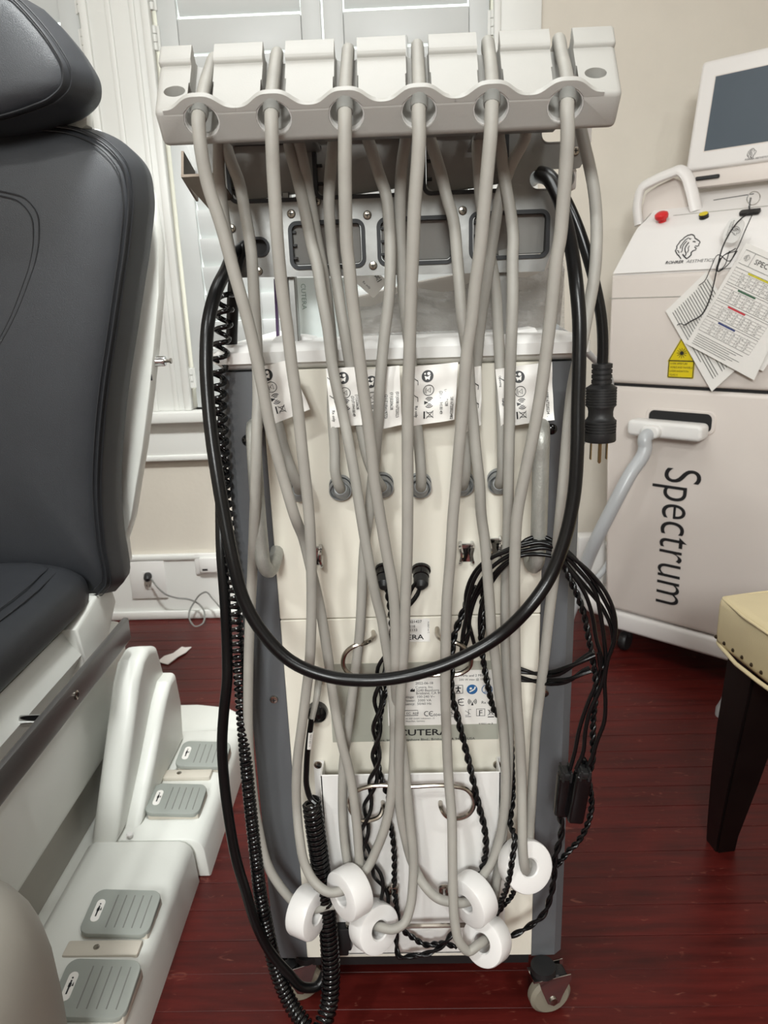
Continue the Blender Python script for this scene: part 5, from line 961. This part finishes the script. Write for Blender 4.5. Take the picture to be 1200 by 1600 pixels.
# key ring, tag, strings
c, nn = ontop(1172, 330)
kr = G().tube([c+V((.0, -.012, .03))+Wd*(.016*math.cos(a))+Zv*(.016*math.sin(a)) for a in [q*math.pi/12 for q in range(25)]], .0014, 6, smooth=False).put('key_ring', 'chrome', None, 60, 'steel key ring with white tag and black strings on the console', cat='key ring')
G().tube([c, c+nn*.02, c+nn*.035+Wd*.004], .003, 8, 3).put('key', 'chrome', kr)
td = [S(onp(a, b2, -.008)) for a, b2 in ((1140, 338), (1166, 342), (1154, 384), (1126, 376))]
tc_ = sum(td, V())/4; tR = (td[1]-td[0]).normalized(); tU = (td[0]-td[3]).normalized(); kk = (td[1]-td[0]).length; tg = G().prism([tc_+tR*x_+tU*y_ for x_, y_ in rrect(kk, (td[0]-td[3]).length, kk*.4, 6)], Nd*.003).put('tag', 'white', kr); g_ = G(); lion(tc_+Nd*.0035+tR*.006, -tU, tR, .011, g_); g_.text('ROHRER AESTHETICS', tc_+Nd*.0035-tR*.008+tU*.024, -tU, tR, .0048, .0005); g_.text('THE BEST CHOICE', tc_+Nd*.0035-tR*.013+tU*.02, -tU, tR, .0042, .0005); g_.put('print', 'ink', tg, recalc=False)
def string(l, v_, r=.0012): G().tube([S(onp(a, b2, -v_)) for a, b2 in l], r, 6, 5).put('string', 'black_matt', kr)
string([(1176, 334), (1166, 356), (1150, 392), (1140, 408), (1122, 398), (1110, 420), (1100, 440), (1092, 446)], .03)
string([(1172, 332), (1160, 340), (1130, 384), (1122, 412), (1116, 440), (1108, 470), (1096, 492), (1076, 504), (1070, 508)], .034, .0018)
string([(1150, 392), (1130, 400), (1122, 425), (1136, 415), (1152, 392)], .033); string([(1070, 508), (1062, 506), (1058, 508)], .03)
string([(1140, 392), (1128, 420), (1120, 424), (1126, 404), (1150, 388)], .036)
# ================================================================== STOOL
st = thing('stool', 'cream leatherette stool with nailhead trim and a dark wooden leg', 'stool', (.85, 1.1, 0))
A0 = math.radians(8); E1 = V((math.cos(A0), math.sin(A0), 0)); E2 = V((-math.sin(A0), math.cos(A0), 0)); OC = V((.602, 1.335, 0))
SF = lambda c: OC+E1*c.x+E2*c.y+Zv*c.z
G().box((0, -.5, .472), (.5, 0, .578), .018, 4, f=SF).put('cushion', 'cream', st)
G().tube([SF(V(p)) for p in ((.006, -.5, .570), (.005, -.3, .571), (.005, -.03, .571), (.010, -.008, .571), (.03, -.004, .571), (.3, -.004, .571), (.5, -.004, .571))], .0028, 8, 4).put('piping', 'cream', st)
G().tube([SF(V(p)) for p in ((.002, -.5, .478), (.002, -.3, .478), (.002, -.03, .478), (.010, -.006, .478), (.03, .0, .478), (.5, .0, .478))], .004, 8, 4).put('lower_piping', 'cream', st)
for q in range(9): G().lathe([(.0042, -.001), (.004, .001), (.0022, .0028), (.0004, .0034)], SF(V((0, -.012-q*.029, .492))), -E1, 10).put('nailhead', 'nail', st)
bm_ = bmesh.new(); rows = []
for zz, x_, y_, w_ in ((.475, .013, -.045, .085), (.40, .012, -.04, .082), (.30, .010, -.035, .076), (.20, .012, -.03, .066), (.10, .020, -.02, .054), (.04, .028, -.010, .047), (0, .034, -.004, .044)):
    rows.append([bm_.verts.new(SF(V((x_+a*w_, y_+.01-b2*w_, zz)))) for a, b2 in ((0, 0), (1, 0), (1, 1), (0, 1))])
for a, b2 in zip(rows, rows[1:]):
    for q in range(4): bm_.faces.new((a[q], a[(q+1) % 4], b2[(q+1) % 4], b2[q]))
bm_.faces.new(rows[0]); bm_.faces.new(rows[-1][::-1]); bmesh.ops.recalc_face_normals(bm_, faces=bm_.faces[:]); bmesh.ops.bevel(bm_, geom=[e for e in bm_.edges if abs(e.verts[0].co.z-e.verts[1].co.z) > .02], offset=.004, segments=2, affect='EDGES')
me = bpy.data.meshes.new('leg'); bm_.to_mesh(me); bm_.free()
for v in me.vertices: v.co -= WL[st.name]
me.materials.append(M['darkwood']); me.shade_smooth(); me.set_sharp_from_angle(angle=.6)
for q in range(4):
    o = bpy.data.objects.new('leg', me); C.objects.link(o); o.parent = st
    if q:
        ctr = SF(V((.25, -.25, 0)))-WL[st.name]; o.matrix_local = Matrix.Translation(ctr) @ Matrix.Rotation(q*math.pi/2, 4, 'Z') @ Matrix.Translation(-ctr)
# ================================================================== SMALL THINGS
YW_ = WY-.019
def wallplate(px0, py0, px1, py1, nm, label):
    a, b_ = P(px0, py1, YW_), P(px1, py0, YW_); o = G().box((a.x, YW_-.006, a.z), (b_.x, YW_, b_.z), .003, 2).put(nm, 'white', None, 35, label, cat='outlet', base=((a.x+b_.x)/2, YW_, a.z)); return o, a, b_
o, a, b_ = wallplate(208, 876, 256, 935, 'wall_outlet', 'white wall outlet with a black plug on the baseboard')
cx_, cz = (a.x+b_.x)/2, (a.z+b_.z)/2
for dz in (-.022, .022):
    s_ = G().box((cx_-.017, YW_-.008, cz+dz-.014), (cx_+.017, YW_-.005, cz+dz+.014), .002, 1).put('socket_face', 'white', o)
    for dx in (-.006, .006): G().box((cx_+dx-.001, YW_-.0086, cz+dz-.003), (cx_+dx+.001, YW_-.0078, cz+dz+.005)).put('slot', 'ink', s_)
o, a2, b2_ = wallplate(307, 864, 350, 897, 'jack_plate', 'white raised jack box on the baseboard behind the black cables')
G().box((a2.x+.02, YW_-.02, a2.z+.012), (b2_.x-.02, YW_-.005, b2_.z-.012), .003, 2).put('jack_face', 'white', o); G().box((a2.x+.03, YW_-.021, a2.z+.02), (a2.x+.05, YW_-.019, a2.z+.027)).put('slot', 'ink', o)
Yp = YW_-.008
wp = G().tube([P(236, 904, Yp-.03), P(245, 916, Yp-.04), P(258, 928, Yp-.045), P(275, 934, Yp-.04), P(297, 937, Yp-.035), P(312, 945, Yp-.04), P(320, 960, Yp-.07), P(316, 975, Yp-.1), P(306, 979, Yp-.115), P(297, 970, Yp-.1), P(296, 955, Yp-.07), P(304, 940, Yp-.05), P(314, 928, Yp-.05), P(322, 925, Yp-.05), P(332, 935, Yp-.06), P(345, 950, Yp-.09), P(362, 966, Yp-.14), P(385, 985, Yp-.3)], .0032, 8, 5).put('outlet_cable', 'hose_dark', None, 60, 'thin grey cord looping from the wall outlet to the floor', cat='cord')
G().lathe([(.014, 0), (.015, .004), (.015, .018), (.012, .026), (.006, .032)], P(231, 899, Yp), V((.25, -1, -.25)), 18).put('plug', 'black_matt', wp)
bm_ = bmesh.new(); c = Z(270, 1027, .004); pts = [(-.042, -.012), (-.03, .002), (-.008, .012), (.01, .03), (.024, .026), (.044, .03), (.036, .012), (.018, -.002), (-.002, -.02), (-.026, -.016)]
g_ = G().prism([c+V((x_, y_*2.5, .002*math.sin(i*2.1))) for i, (x_, y_) in enumerate(pts)], (0, 0, .0022)); g_.put('tissue_scrap', 'tissue', None, 35, 'torn white paper scrap lying on the floorboards', cat='paper', base=c)
